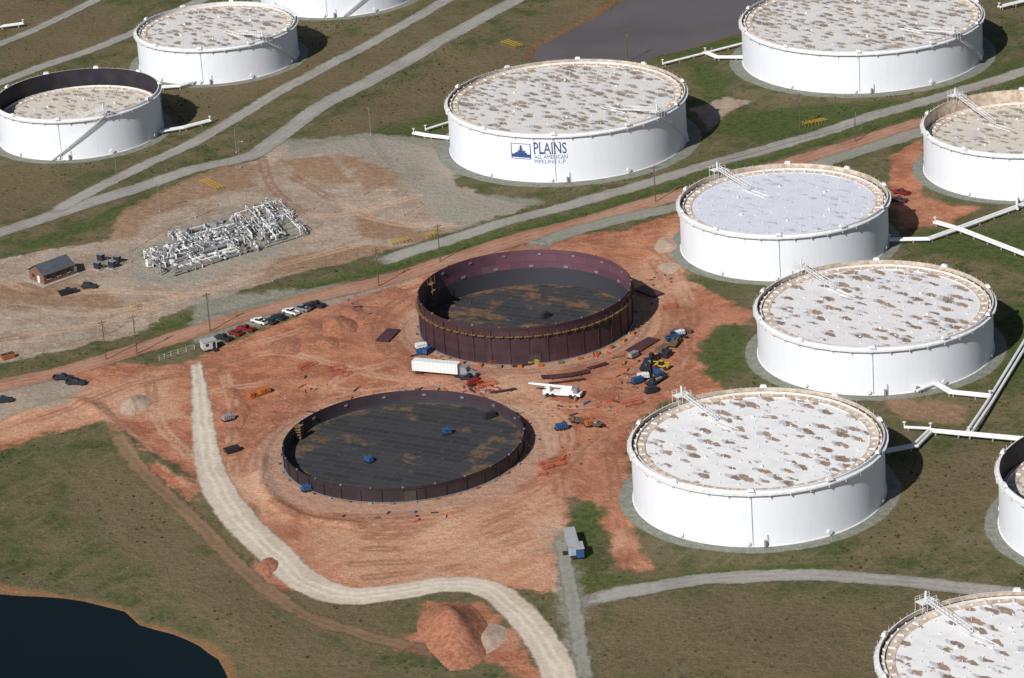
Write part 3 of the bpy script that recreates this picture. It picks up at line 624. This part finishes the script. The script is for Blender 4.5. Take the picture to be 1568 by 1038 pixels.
b = MB(); b.box((0, 0, 1.1), (10.5, 2.6, .7), 0); wheels(b, (-4, -2.6, 2.4, 3.9), 2.6, .6); b.box((-1.5, 0, 1.9), (3.6, 2.4, .9), 0); b.prism([(3.2, 1.45), (5.2, 1.45), (5.1, 2.3), (4.6, 2.9), (3.2, 2.9)], 1.3, 0, .6); b.box((4.7, .6, 2.4), (.9, 1.34, .5), 1)
b.cyl((-2.8, 0, 2.7), (8.5, -.3, 2.9), .45, .35, 0, 6); b.cyl((8.5, -.3, 2.9), (9.6, -.33, 2.9), .28, .28, 0, 6); b.box((-3.6, 0, 2.2), (1.6, 2.3, 1.2), 3)
for x in (-4.8, 4.9):
    for s in (-1, 1): b.box((x*.9, s*2.0, .9), (.3, 1.6, .25), 3); b.cyl((x*.9, s*2.7, 0), (x*.9, s*2.7, .9), .12, None, 3, 6)
b.build('mobile_crane', [W, GL, BK, SVP], at(862, 606), head((862, 606), (822, 603)))
def telehandler(px, py, rz, pnt):
    b = MB(); b.box((0, 0, 1.0), (4.2, 1.6, .6), 0); wheels(b, (-1.4, 1.4), 2.2, .6); b.prism([(-.6, 1.3), (1.0, 1.3), (.7, 2.4), (-.4, 2.4)], .9, 1, .5); b.box((.15, .5, 2.45), (1.3, .95, .08), 0)
    b.cyl((-2.0, -.35, 1.8), (3.2, -.35, 1.4), .2, .16, 0, 6); b.box((3.4, -.35, .9), (.15, 1.2, 1.0), 2)
    for s in (-.9, .2): b.box((4.0, s, .4), (1.2, .14, .08), 2)
    b.build('telehandler', [pnt, GL, BK], at(px, py), rz)
for a in ((1000, 555, 1.0, DKP), (1030, 522, .2, BLP), (1015, 565, 2.5, M_YEL)): telehandler(*a)
def generator(px, py, rz, pnt, L=3.2):
    b = MB(); b.box((0, 0, 1.15), (L, 1.5, 1.2), 0, 0, (.96, .92)); b.box((0, 0, .45), (L+.5, 1.6, .16), 2); wheels(b, (-.5, .5), 1.8, .36); b.cyl((L*.3, 0, 1.7), (L*.3, 0, 2.3), .09, None, 2, 6)
    b.cyl((L/2, 0, .5), (L/2+1.3, 0, .5), .07, None, 2, 5)
    for i in range(5): b.box((-L/2+.5+i*L*.18, -.76, 1.2), (.12, .03, .7), 2)
    b.build('towed_generator', [pnt, GL, BK], at(px, py), rz)
for a in ((976, 586, .5, BLP), (992, 571, 1.6, DKP), (985, 580, .2, W), (1022, 548, 1., DKP), (1008, 575, 2., BLP), (645, 534, .3, W), (655, 541, 1., BLP), (970, 548, .8, SVP), (905, 650, .4, ORP), (860, 657, .3, BLP), (350, 643, .5, SVP), (725, 590, .4, RDP), (997, 600, .4, DKP), (1040, 516, .5, W), (750, 640, .5, DKP)): generator(*a)
for a in ((470, 752, .2, BLP, 2.4), (685, 665, .3, BLP, 2.2), (565, 708, 2.2, BLP, 2.2), (835, 487, .6, DKP, 2.2)): generator(*a)
def flatbed(px, py, rz, pnt, L=9):
    b = MB(); b.box((0, 0, .95), (L, 2.4, .18), 0); wheels(b, (-L*.35, -L*.22), 2.3, .42); b.box((L/2+.7, 0, .8), (1.5, .2, .2), 2); rr = random.Random(px)
    for i in range(6): b.box((rr.uniform(-L/2+1, L/2-1), rr.uniform(-.6, .6), 1.25), (rr.uniform(.6, 2.2), rr.uniform(.4, 1), rr.uniform(.3, .8)), rr.choice((0, 3, 2, 2)), rr.uniform(-.3, .3))
    b.build('flatbed_trailer', [pnt, W, BK, SVP], at(px, py), rz)
flatbed(897, 648, head((870, 640), (925, 652)), WD, 10); flatbed(1005, 585, .9, DKP, 8); flatbed(990, 562, 1.3, DKP, 8); flatbed(1033, 530, 1.2, WD, 6)
def plate(px, py, rz, L, wd, bend=.06, nst=2):
    b = MB()
    for k in range(nst):
        n = 10; vs = []; z0 = .35+.12*k
        for i in range(n+1):
            x = (i/n-.5)*L; y = bend*x*x*.5
            for s in (-1, 1):
                for zz in (0, .06): vs.append((x+k*.15, y+s*wd/2, z0+zz))
        fs = []
        for i in range(n):
            o = 4*i; fs += [(o+1, o+5, o+7, o+3), (o, o+2, o+6, o+4), (o, o+4, o+5, o+1), (o+2, o+3, o+7, o+6)]
        fs += [(0, 1, 3, 2), (4*n, 4*n+2, 4*n+3, 4*n+1)]; b.add(vs, fs, 0)
    for s in (-.3, .3): b.box((s*L, 0, .17), (.3, wd+.4, .3), 1)
    b.build('curved_steel_plate', [MAR, WD], at(px, py), rz)
plate(866, 577, .15, 13, 2.4, .05); plate(594, 515, 1.2, 9, 4, 0); plate(984, 531, .9, 11, 4, 0); plate(994, 448, 2.2, 9, 4, 0); plate(868, 586, .15, 10, .7, .02); plate(800, 560, .2, 6, 1.2, 0); plate(915, 562, .5, 6, 1.4, .03); plate(770, 600, .2, 7, 1., .03)
def site_trailer(px, py, rz, L, wd, pnt, nm='site_office_trailer'):
    b = MB(); b.box((0, 0, 1.75), (L, wd, 2.3), 0); b.box((0, 0, 2.96), (L+.3, wd+.3, .12), 1); b.box((0, 0, .5), (L-.6, wd-.5, .2), 2); wheels(b, (-.6, .6), wd, .38)
    for i in range(max(1, int(L/2.5))):
        x = -L/2+1.2+i*2.4
        for s in (-1, 1): b.box((x, s*(wd/2+.01), 2.0), (.9, .04, .8), 3)
    b.box((L*.3, -wd/2-.015, 1.6), (.85, .04, 1.95), 2); b.box((L*.3, -wd/2-.7, .5), (1.2, 1.2, .5), 2)
    b.build(nm, [pnt, pm('metal_roof_sheet', (.36, .37, .38), .15), BK, GL], at(px, py), rz)
site_trailer(876, 842, head((874, 824), (884, 860)), 11, 2.6, pm('pale_blue_siding', (.32, .40, .45), .2)); site_trailer(320, 535, .4, 4, 3, pm('grey_siding', (.5, .5, .5), .2), 'guard_shed'); site_trailer(888, 854, head((874, 824), (884, 860)), 4, 1.8, BLP, 'storage_container')
x, y, z = at(80, 425); rz = head((62, 435), (118, 415))
b = MB(); b.box((0, 0, 1.6), (11, 7.5, 3.4), 0)
for s in (-1, 1): b.add([(s*5.5, -3.75, 3.3), (s*5.5, 3.75, 3.3), (s*5.5, 0, 5.4)], [(0, 1, 2)], 0)
for s in (-1, 1): b.add([(-6, s*4.3, 3.15), (6, s*4.3, 3.15), (6, 0, 5.55), (-6, 0, 5.55), (-6, s*4.3, 3.0), (6, s*4.3, 3.0), (6, 0, 5.4), (-6, 0, 5.4)], [(0, 1, 2, 3), (4, 5, 6, 7), (0, 1, 5, 4), (1, 2, 6, 5), (0, 3, 7, 4)], 1)
for xx in (-3.6, 0, 3.6): b.box((xx, -3.77, 1.9), (1.3, .06, 1.1), 2); b.box((xx, -3.79, 1.28), (1.6, .12, .12), 3)
b.box((-5.52, -1, 1.2), (.06, 1.1, 2.2), 3); b.box((-5.52, 1.6, 1.8), (.06, 1.2, 1), 2); b.box((6.5, -2, 1.0), (1.6, 1.6, 1.8), 3); b.box((0, 0, -.05), (14, 10.5, .2), 4)
b.build('brick_building', [BRK, ROOF, GL, M_TRIM, CONC], (x, y, z+.1), rz)

# ---------------------------------------------------------------- pipework
PW = pm('white_pipe_paint', (.76, .76, .75), .15, .6, .45)
def pipe_run(pts, r=.42, z=1.1, sep=1.3, dbl=True, zs=None):
    c = [Vector((*unp(*p), 0)) for p in pts]; b = MB(); o0 = c[0].copy()
    for k in ((-1, 1) if dbl else (0,)):
        q = []
        for i, p in enumerate(c):
            t = (c[min(i+1, len(c)-1)]-c[max(i-1, 0)]).normalized(); n = Vector((-t.y, t.x, 0))
            q.append(p-o0+n*k*sep/2+Vector((0, 0, z if zs is None else zs[i])))
        b.path(q, r, 0, 10)
        for a, d in zip(q[:-1], q[1:]):
            L = (d-a).length
            for i in range(int(L/6)+1):
                s = a.lerp(d, min(1, (i*6+1)/max(L, 1))); b.box((s.x, s.y, s.z/2-.15), (.35, .35, s.z-r+.3), 1)
    for q_ in (c[0], c[-1]): b.cyl((q_-o0)+Vector((0, 0, z)), (q_-o0)+Vector((0, 0, z+1.4)), .18, None, 0, 8); b.cyl((q_-o0)+Vector((0, 0, z+1.4)), (q_-o0)+Vector((0, 0, z+1.5)), .5, None, 0, 10)
    b.build('pipe_run', [PW, CONC], (o0.x, o0.y, 0))
pipe_run([(690, 216), (655, 212), (634, 208)]); pipe_run([(652, 203), (690, 191)], dbl=False); pipe_run([(1015, 102), (1090, 83)], dbl=False); pipe_run([(1080, 84), (1098, 92), (1140, 92)]); pipe_run([(1090, 83), (1140, 70)], dbl=False)
pipe_run([(1362, 372), (1422, 371), (1472, 353), (1568, 318), (1620, 300)]); pipe_run([(1432, 345), (1470, 356), (1568, 394), (1640, 420)]); pipe_run([(1556, 296), (1558, 325)], dbl=False)
pipe_run([(1355, 697), (1402, 688), (1425, 665), (1480, 670), (1568, 678), (1640, 684)]); pipe_run([(1484, 668), (1515, 622), (1568, 535), (1600, 480)]); pipe_run([(1402, 603), (1432, 592), (1456, 606), (1516, 612)]); pipe_run([(1385, 660), (1425, 662)], dbl=False)
pipe_run([(244, 206), (280, 200), (322, 189)]); pipe_run([(246, 138), (275, 136), (300, 128)]); pipe_run([(0, 45), (36, 40)]); pipe_run([(1530, 15), (1570, 5)])
def manifold(o, ex_, dp, seed, dense=1.15):
    rr = random.Random(seed); O = Vector((*unp(*o), 0)); X1 = Vector((*unp(*ex_), 0)); D1 = Vector((*unp(*dp), 0)); ux = (X1-O); Wd = ux.length; ux.normalize(); uy = Vector((-ux.y, ux.x, 0)); Dp = (D1-O).dot(uy); sh = (D1-O).dot(ux)
    b = MB()
    for f in (.05, .18, .3, .45, .6, .74, .88, .98): 
        a_, c_ = sorted((rr.uniform(0, .45), rr.uniform(.6, 1.05))); b.path([(Wd*a_+sh*f, Dp*f, .2), (Wd*a_+sh*f, Dp*f, 1.0), (Wd*c_+sh*f, Dp*f, 1.0), (Wd*c_+sh*f, Dp*f, .1)], rr.choice((.2, .28, .36)), rr.choice((0, 0, 1)), 8)
    n = int(Wd/dense)
    for i in range(n):
        x = (i+.5)*Wd/n+rr.uniform(-.3, .3); y0 = rr.uniform(0, .8)*Dp; y1 = min(Dp, y0+rr.uniform(.15, .5)*Dp); r = rr.choice((.12, .16, .22, .28)); z = rr.choice((.9, 1.3, 1.8, 2.4)); s0, s1 = sh*y0/Dp, sh*y1/Dp
        b.path([(x+s0, y0, 0), (x+s0, y0, z), (x+s1, y1, z), (x+s1, y1, 0)], r, rr.choice((0, 0, 0, 1, 3)), 7)
        for q in range(4):
            f = rr.uniform(.1, .9); a, c_ = x+s0+(s1-s0)*f, y0+(y1-y0)*f
            b.cyl((a, c_-.3, z), (a, c_+.3, z), r*1.8, None, rr.choice((0, 1, 1)), 8); b.cyl((a, c_, z), (a, c_, z+1.0), .09, None, rr.choice((0, 1)), 5); b.cyl((a, c_, z+1.0), (a, c_, z+1.07), .33, None, rr.choice((0, 1, 4)), 8)
        if rr.random() < .6: a, c_ = x+sh*.5, Dp*rr.uniform(.05, .95); b.box((a, c_, .9), (rr.uniform(.7, 1.4), rr.uniform(.9, 2), rr.uniform(1, 1.8)), rr.choice((0, 1, 3, 4))); b.cyl((a, c_-1, 1.0), (a, c_+1.2, 1.0), .38, None, rr.choice((0, 1)), 10)
        b.box((x+sh*.3, Dp*.3, .4), (.3, .4, .9), 2); b.box((x+sh*.7, Dp*.7, .1), (1.2, 2.2, .22), 2)
        if i % 4 == 2: b.cyl((x+sh*.5, Dp*.5, 0), (x+sh*.5, Dp*.5, rr.uniform(3, 7)), .1, None, 3, 6)
    for f in (.02, .5, .99):
        for j in range(int(Wd/3)): b.cyl((j*3+sh*f, Dp*f+.8, 0), (j*3+sh*f, Dp*f+.8, 2.2), .06, None, 1, 4)
        b.box((Wd/2+sh*f, Dp*f+.8, 1.3), (Wd*.9, .5, .06), 1); b.cyl((sh*f, Dp*f+.8, 2.2), (Wd+sh*f, Dp*f+.8, 2.2), .05, None, 1, 4)
    b.build('pipe_manifold', [PW, M_STEEL, CONC, SVP, DKP], (O.x, O.y, .05), math.atan2(ux.y, ux.x))
manifold((255, 428), (392, 388), (205, 396), 3, .8); manifold((290, 396), (388, 370), (255, 364), 5, .8); manifold((392, 388), (476, 360), (345, 336), 9, .7)
for (x_, y_) in ((285, 362), (330, 352), (172, 410), (155, 400), (150, 412), (180, 402)):
    b = MB(); b.box((0, 0, 1.3), (2.2, 1.3, 2.0), 0); b.box((0, 0, 2.36), (2.5, 1.6, .12), 1); b.box((0, -.67, 1.2), (1.1, .04, 1.6), 1); b.box((0, 0, .1), (3.2, 2.2, .25), 2); b.cyl((1.6, 0, 0), (1.6, 0, 3.4), .06, None, 1, 5); b.build('control_cabinet', [SVP if x_ > 200 else DKP, M_STEEL, CONC], at(x_, y_), rc)
# ---------------------------------------------------------------- poles, fences, barriers
def pole(px, py, hh=12, arm=True):
    b = MB(); b.cyl((0, 0, -.5), (0, 0, hh), .20, .13, 0, 8)
    if arm:
        b.box((0, 0, hh-.7), (2.6, .14, .16), 0); 
        for s in (-1.15, -.4, .5, 1.15): b.cyl((s, 0, hh-.62), (s, 0, hh-.3), .07, .05, 1, 6)
        b.cyl((.9, 0, hh-.75), (0, 0, hh-1.5), .04, None, 0, 4); b.cyl((-.9, 0, hh-.75), (0, 0, hh-1.5), .04, None, 0, 4); b.cyl((.3, .1, hh-3), (.3, .1, hh-2), .28, None, 1, 8)
    b.build('utility_pole', [WD, SVP], at(px, py), .5)
for a in ((322, 508), (163, 553), (210, 543), (1004, 310), (1310, 217), (1225, 196), (961, 92), (674, 402), (580, 438)): pole(*a)
def lamp(px, py, hh=9):
    b = MB(); b.cyl((0, 0, -.3), (0, 0, hh), .11, .07, 0, 6); b.cyl((0, 0, hh), (1.3, 0, hh+.25), .05, None, 0, 5); b.box((1.6, 0, hh+.22), (.8, .35, .16), 0, 0, (.8, .7)); b.cyl((0, 0, -.2), (0, 0, .5), .28, None, 1, 8)
    b.build('street_lamp', [M_STEEL, CONC], at(px, py), random.uniform(0, 6))
for a in ((556, 300), (618, 330), (368, 255), (418, 432), (245, 325), (568, 208), (362, 232), (180, 280), (300, 335), (445, 335), (200, 400)): lamp(*a)
def fence(pts, name='chain_link_fence', m=None, hh=2., step=3.):
    c = cat(P(pts), step); b = MB(); o = c[0]
    for i, p in enumerate(c):
        z = hz(*p); b.cyl((p[0]-o[0], p[1]-o[1], z-.2), (p[0]-o[0], p[1]-o[1], z+hh), .05, None, 0, 4)
        if i:
            q = c[i-1]; zq = hz(*q)
            for f in (.1, .5, 1.): b.cyl((q[0]-o[0], q[1]-o[1], zq+hh*f), (p[0]-o[0], p[1]-o[1], z+hh*f), .025, None, 0, 4, False)
    b.build(name, [m or M_STEEL], (o[0], o[1], 0))
fence([(-20, 556), (60, 540), (120, 524), (172, 508), (188, 494)]); fence([(244, 552), (262, 545), (298, 534)], 'entrance_gate', PW, 1.4, 2.); fence([(130, 405), (160, 415), (200, 425), (240, 430)]); fence([(560, 212), (575, 232), (600, 262)]); fence([(1070, 260), (1200, 222), (1320, 190)], 'roadside_fence', WD, 1.2, 6)
fence([(200, 385), (260, 352), (340, 322), (430, 318), (480, 345)])
def barrier(px, py, rz, L, wd, mat=ORP, nm='safety_barrier'):
    b = MB()
    for x in (-1, 0, 1):
        for s in (-1, 1): b.cyl((x*L/2, s*wd/2, 0), (x*L/2, s*wd/2, 1.1), .06, None, 0, 5)
    for z in (.5, 1.05):
        for s in (-1, 1): b.cyl((-L/2, s*wd/2, z), (L/2, s*wd/2, z), .07, None, 0, 5); b.cyl((s*L/2, -wd/2, z), (s*L/2, wd/2, z), .07, None, 0, 5)
    b.build(nm, [mat], at(px, py), rz)
RO = pm('orange_mesh', (.50, .07, .025), .2)
for a in ((515, 566, .3, 4, 3), (530, 575, 1, 3, 2), (470, 562, .8, 6, 1.5), (845, 712, .2, 6, 3), (835, 716, .5, 3, 3), (1025, 472, .1, 4, 2), (968, 618, .4, 5, 2), (745, 590, .3, 5, 2), (830, 728, 0, 2, 1), (895, 532, .6, 4, 1.5), (760, 556, .2, 4, 1.2)): barrier(*a, RO)
def rack(px, py, rz, L, wd):
    b = MB()
    for i in range(int(L/1.2)+1):
        x = -L/2+i*1.2
        for s in (-1, 1): b.cyl((x, s*wd/2, 0), (x, s*wd/2, 1.3), .06, None, 0, 5)
        b.cyl((x, -wd/2, 1.2), (x, wd/2, 1.2), .07, None, 0, 5)
    for s in (-1, 0, 1): b.cyl((-L/2, s*wd/2, 1.3), (L/2, s*wd/2, 1.3), .08, None, 0, 5)
    b.build('yellow_pipe_rack', [M_YEL], at(px, py), rz)
for a in ((784, 71, head((767, 66), (802, 78)), 9, 3), (324, 286, head((305, 277), (345, 297)), 11, 2.5), (612, 373, head((600, 376), (626, 370)), 6, 2), (1248, 190, head((1232, 192), (1265, 186)), 8, 2), (208, 470, 1., 2.5, 2), (660, 363, .3, 3, 1.5)): rack(*a)
def pallets(px, py, rz, nn, mat, nm='lumber_stack'):
    b = MB(); rr = random.Random(px)
    for i in range(nn):
        for l in range(rr.randint(2, 5)): b.box((i*1.7, rr.uniform(-.1, .1), .2+l*.32), (1.4, 2.2, .26), 0, rr.uniform(-.05, .05))
    b.build(nm, [mat], at(px, py), rz)
pallets(384, 606, head((384, 606), (412, 597)), 4, ORP, 'crate_stack'); pallets(925, 526, .9, 5, M_SCAF); pallets(812, 556, .2, 2, M_YEL, 'crate_stack'); pallets(1010, 540, 1, 3, WD); pallets(1036, 514, .3, 3, WD); pallets(642, 542, .2, 2, BLP, 'crate_stack')
for px, py in ((355, 692), (100, 450), (12, 548)):
    b = MB(); b.prism([(-1.7, .2), (1.7, .2), (2.1, 1.5), (-2.1, 1.5)], 1.8, 0); b.box((0, 0, 1.52), (3.8, 1.5, .05), 1)
    for i in range(6): b.box((-1.5+i*.6, 0, .85), (.1, 1.92, 1.2), 0)
    b.build('dumpster', [DKP if px != 12 else ORP, BK], at(px, py), .5)

# ---------------------------------------------------------------- spoil heaps
def spoil(name, c1, c2):
    n = NT(name); a_ = n.noise(.9, 5, .65); n.bump(a_, .3, .9); n.b.inputs['Specular IOR Level'].default_value = .1
    return n.fin(n.mix(n.ss(a_, .35, .65), c1, c2), 1.)
M_MR = spoil('red_spoil', (.25, .102, .06), (.385, .178, .108)); M_MG = spoil('grey_gravel_spoil', (.34, .24, .18), (.43, .33, .26))
def mound(px, py, rx, ry, hh, mat, seed, nm='dirt_mound'):
    rr = np.random.default_rng(seed); x0, y0, z0 = at(px, py); N = 40; ph = rr.uniform(0, 6, 12); b = MB(); vs = []
    for i in range(N+1):
        for j in range(N+1):
            u, v = i/N*2-1, j/N*2-1; r = math.hypot(u, v); th = math.atan2(v, u)
            e = .84+.09*math.sin(2*th+ph[0])+.05*math.sin(3*th+ph[1])+.02*math.sin(7*th+ph[2]); k = max(0, 1-r/e); k = k*k*(3-2*k)*.55+k*.45
            z = hh*k*(1+.16*math.sin(5*u+ph[3])*math.cos(4*v+ph[4])+.06*math.sin(13*u+ph[5])*math.sin(11*v+ph[6]))
            vs.append((u*rx, v*ry, z-.10 if k > 0 else -.5))
    b.add(vs, [(i*(N+1)+j, (i+1)*(N+1)+j, (i+1)*(N+1)+j+1, i*(N+1)+j+1) for i in range(N) for j in range(N)], 0, True)
    b.build(nm, [mat], (x0, y0, z0))
for i, a in enumerate(((695, 968, 10, 21, 5.0, M_MR), (518, 500, 6, 12, 2.4, M_MR), (205, 618, 5, 9, 1.8, M_MG), (478, 507, 6, 8, 1.0, M_MR), (440, 530, 7, 8, .7, M_MR), (540, 482, 5, 8, 1.0, M_MR), (355, 600, 3, 6, .6, M_MR), (452, 620, 6, 9, .7, M_MR), (745, 975, 7, 10, 1.1, M_MG), (410, 868, 4, 8, 1.2, M_MR), (1020, 375, 4, 10, .9, M_MG), (1025, 410, 4, 8, .6, M_MG), (370, 640, 3, 10, .5, M_MR), (600, 450, 6, 6, .5, M_MR), (500, 525, 5, 6, 1.2, M_MR))): mound(*a, i+1)

# scattered jobsite debris & grass tufts
b = MB(); rr = random.Random(4); clusters = [(980, 570, 28, 22, 60), (730, 597, 30, 8, 34), (700, 548, 50, 10, 40), (890, 540, 60, 12, 55), (650, 535, 12, 7, 12), (870, 625, 40, 20, 18), (480, 600, 70, 35, 26), (1010, 440, 25, 25, 10), (800, 650, 40, 40, 18), (560, 470, 30, 20, 10), (880, 700, 30, 20, 12), (620, 790, 100, 8, 14), (640, 600, 60, 8, 20), (940, 610, 30, 20, 14)]
for cxp, cyp, sx, sy, n in clusters:
    for _ in range(n):
        px, py = rr.gauss(cxp, sx*.55), rr.gauss(cyp, sy*.55); x, y = unp(px, py)
        if any(math.hypot(x-T[k][0], y-T[k][1]) < T[k][2]+1.5 for k in T): continue
        s = rr.uniform(.25, .9); L = s*rr.choice((1, 1, 2, 4)); b.box((x, y, hz(x, y)+s*.25), (L, s*.6, s*.5), rr.choice((0, 0, 1, 1, 2, 3, 3, 4, 5, 6, 6)), rr.uniform(0, 3), (.9, .8))
b.build('construction_debris', [WD, MAR, M_STEEL, ORP, BLP, DKP, RO])
b = MB()
for k, nn in (('L', 14), ('M', 8)):
    cx, cy, R, h = T[k]
    for _ in range(nn):
        t = rr.uniform(0, 2*pi); r = R*math.sqrt(rr.random())*.93; s = rr.uniform(.25, .6); b.box((cx+r*math.cos(t), cy+r*math.sin(t), .16+s*.2), (s*rr.choice((1, 2, 3)), s*.6, s*.4), rr.choice((0, 1)), rr.uniform(0, 3), (.9, .8))
b.build('welding_equipment', [WD, MAR, M_STEEL])
TG = pm('dry_grass_tuft', (.080, .078, .030), .4, .05, .9, c2=(.045, .055, .018))
N = 30000; tx = rng.uniform(-190, 200, N); ty = rng.uniform(600, 1270, N)
bad = np.full(N, -60.)
for L_ in (RED, TAN, GRAV): 
    for p in L_: sdpoly(tx, ty, P(p), bad)
for p in (POND1, POND2): sdpoly(tx, ty, p, bad)
dr = np.full(N, 60.)
for o in bpy.data.objects:
    if o.data and ('road' in o.name or 'track' in o.name) and 'fence' not in o.name:
        v = np.array([q.co[:2] for q in o.data.vertices])
        dline(tx, ty, v[4::27], dr)
ok = (bad < -2) & (dr > 5)
for k in T: ok &= np.hypot(tx-T[k][0], ty-T[k][1]) > T[k][2]+5
dens = np.sin(tx/21+ty/33)+np.sin(tx/11-ty/19+1)+rng.normal(0, .8, N); ok &= dens > .5
tx, ty = tx[ok], ty[ok]; tz = hgt(tx, ty); b = MB()
for x, y, z in zip(tx, ty, tz):
    s = rng.uniform(.12, .40); a = rng.uniform(0, pi)
    for k in range(3):
        t = a+k*pi/3; c, q = math.cos(t)*s, math.sin(t)*s; b.add([(x-c, y-q, z), (x+c, y+q, z), (x+c*1.2, y+q*.8, z+s*.9), (x-c*.7, y-q*1.1, z+s*1.1)], [(0, 1, 2, 3)])
b.build('grass_tufts', [TG])

# ---------------------------------------------------------------- light, sky, camera
AZ = math.radians(35); EL_ = math.radians(38)
sd = Vector((-math.sin(AZ)*math.cos(EL_), -math.cos(AZ)*math.cos(EL_), math.sin(EL_)))
l = bpy.data.lights.new('sun', 'SUN'); l.energy = 5.0; l.angle = math.radians(.5); l.color = (1, .97, .93)
lo = bpy.data.objects.new('sun', l); bpy.context.collection.objects.link(lo); lo.rotation_euler = sd.to_track_quat('Z', 'Y').to_euler(); lo.location = (0, 0, 500)
w = bpy.data.worlds.new('World'); bpy.context.scene.world = w; w.use_nodes = True; nt = w.node_tree
sk = nt.nodes.new('ShaderNodeTexSky'); sk.sky_type = 'NISHITA'; sk.sun_disc = False; sk.sun_elevation = EL_; sk.sun_rotation = math.radians(215)
bg = nt.nodes['Background']; bg.inputs[1].default_value = .05; nt.links.new(sk.outputs[0], bg.inputs[0])
cam = bpy.data.cameras.new('camera'); co = bpy.data.objects.new('camera', cam); bpy.context.collection.objects.link(co)
cam.sensor_width = 36; cam.lens = F/1568*36; cam.clip_start = 1; cam.clip_end = 30000
fwd = Vector((0, cp, -sp)); dn = Vector((0, -sp, -cp)); xr = Vector((1, 0, 0))
cX = xr*ct+dn*st; cY = xr*st-dn*ct; cZ = -fwd
m = Matrix.Identity(4)
for i in range(3): m[i][0] = cX[i]; m[i][1] = cY[i]; m[i][2] = cZ[i]
m.translation = Vector((0, 0, HC)); co.matrix_world = m
sc = bpy.context.scene; sc.camera = co
sc.view_settings.view_transform = 'Standard'; sc.view_settings.look = 'None'; sc.view_settings.exposure = 0
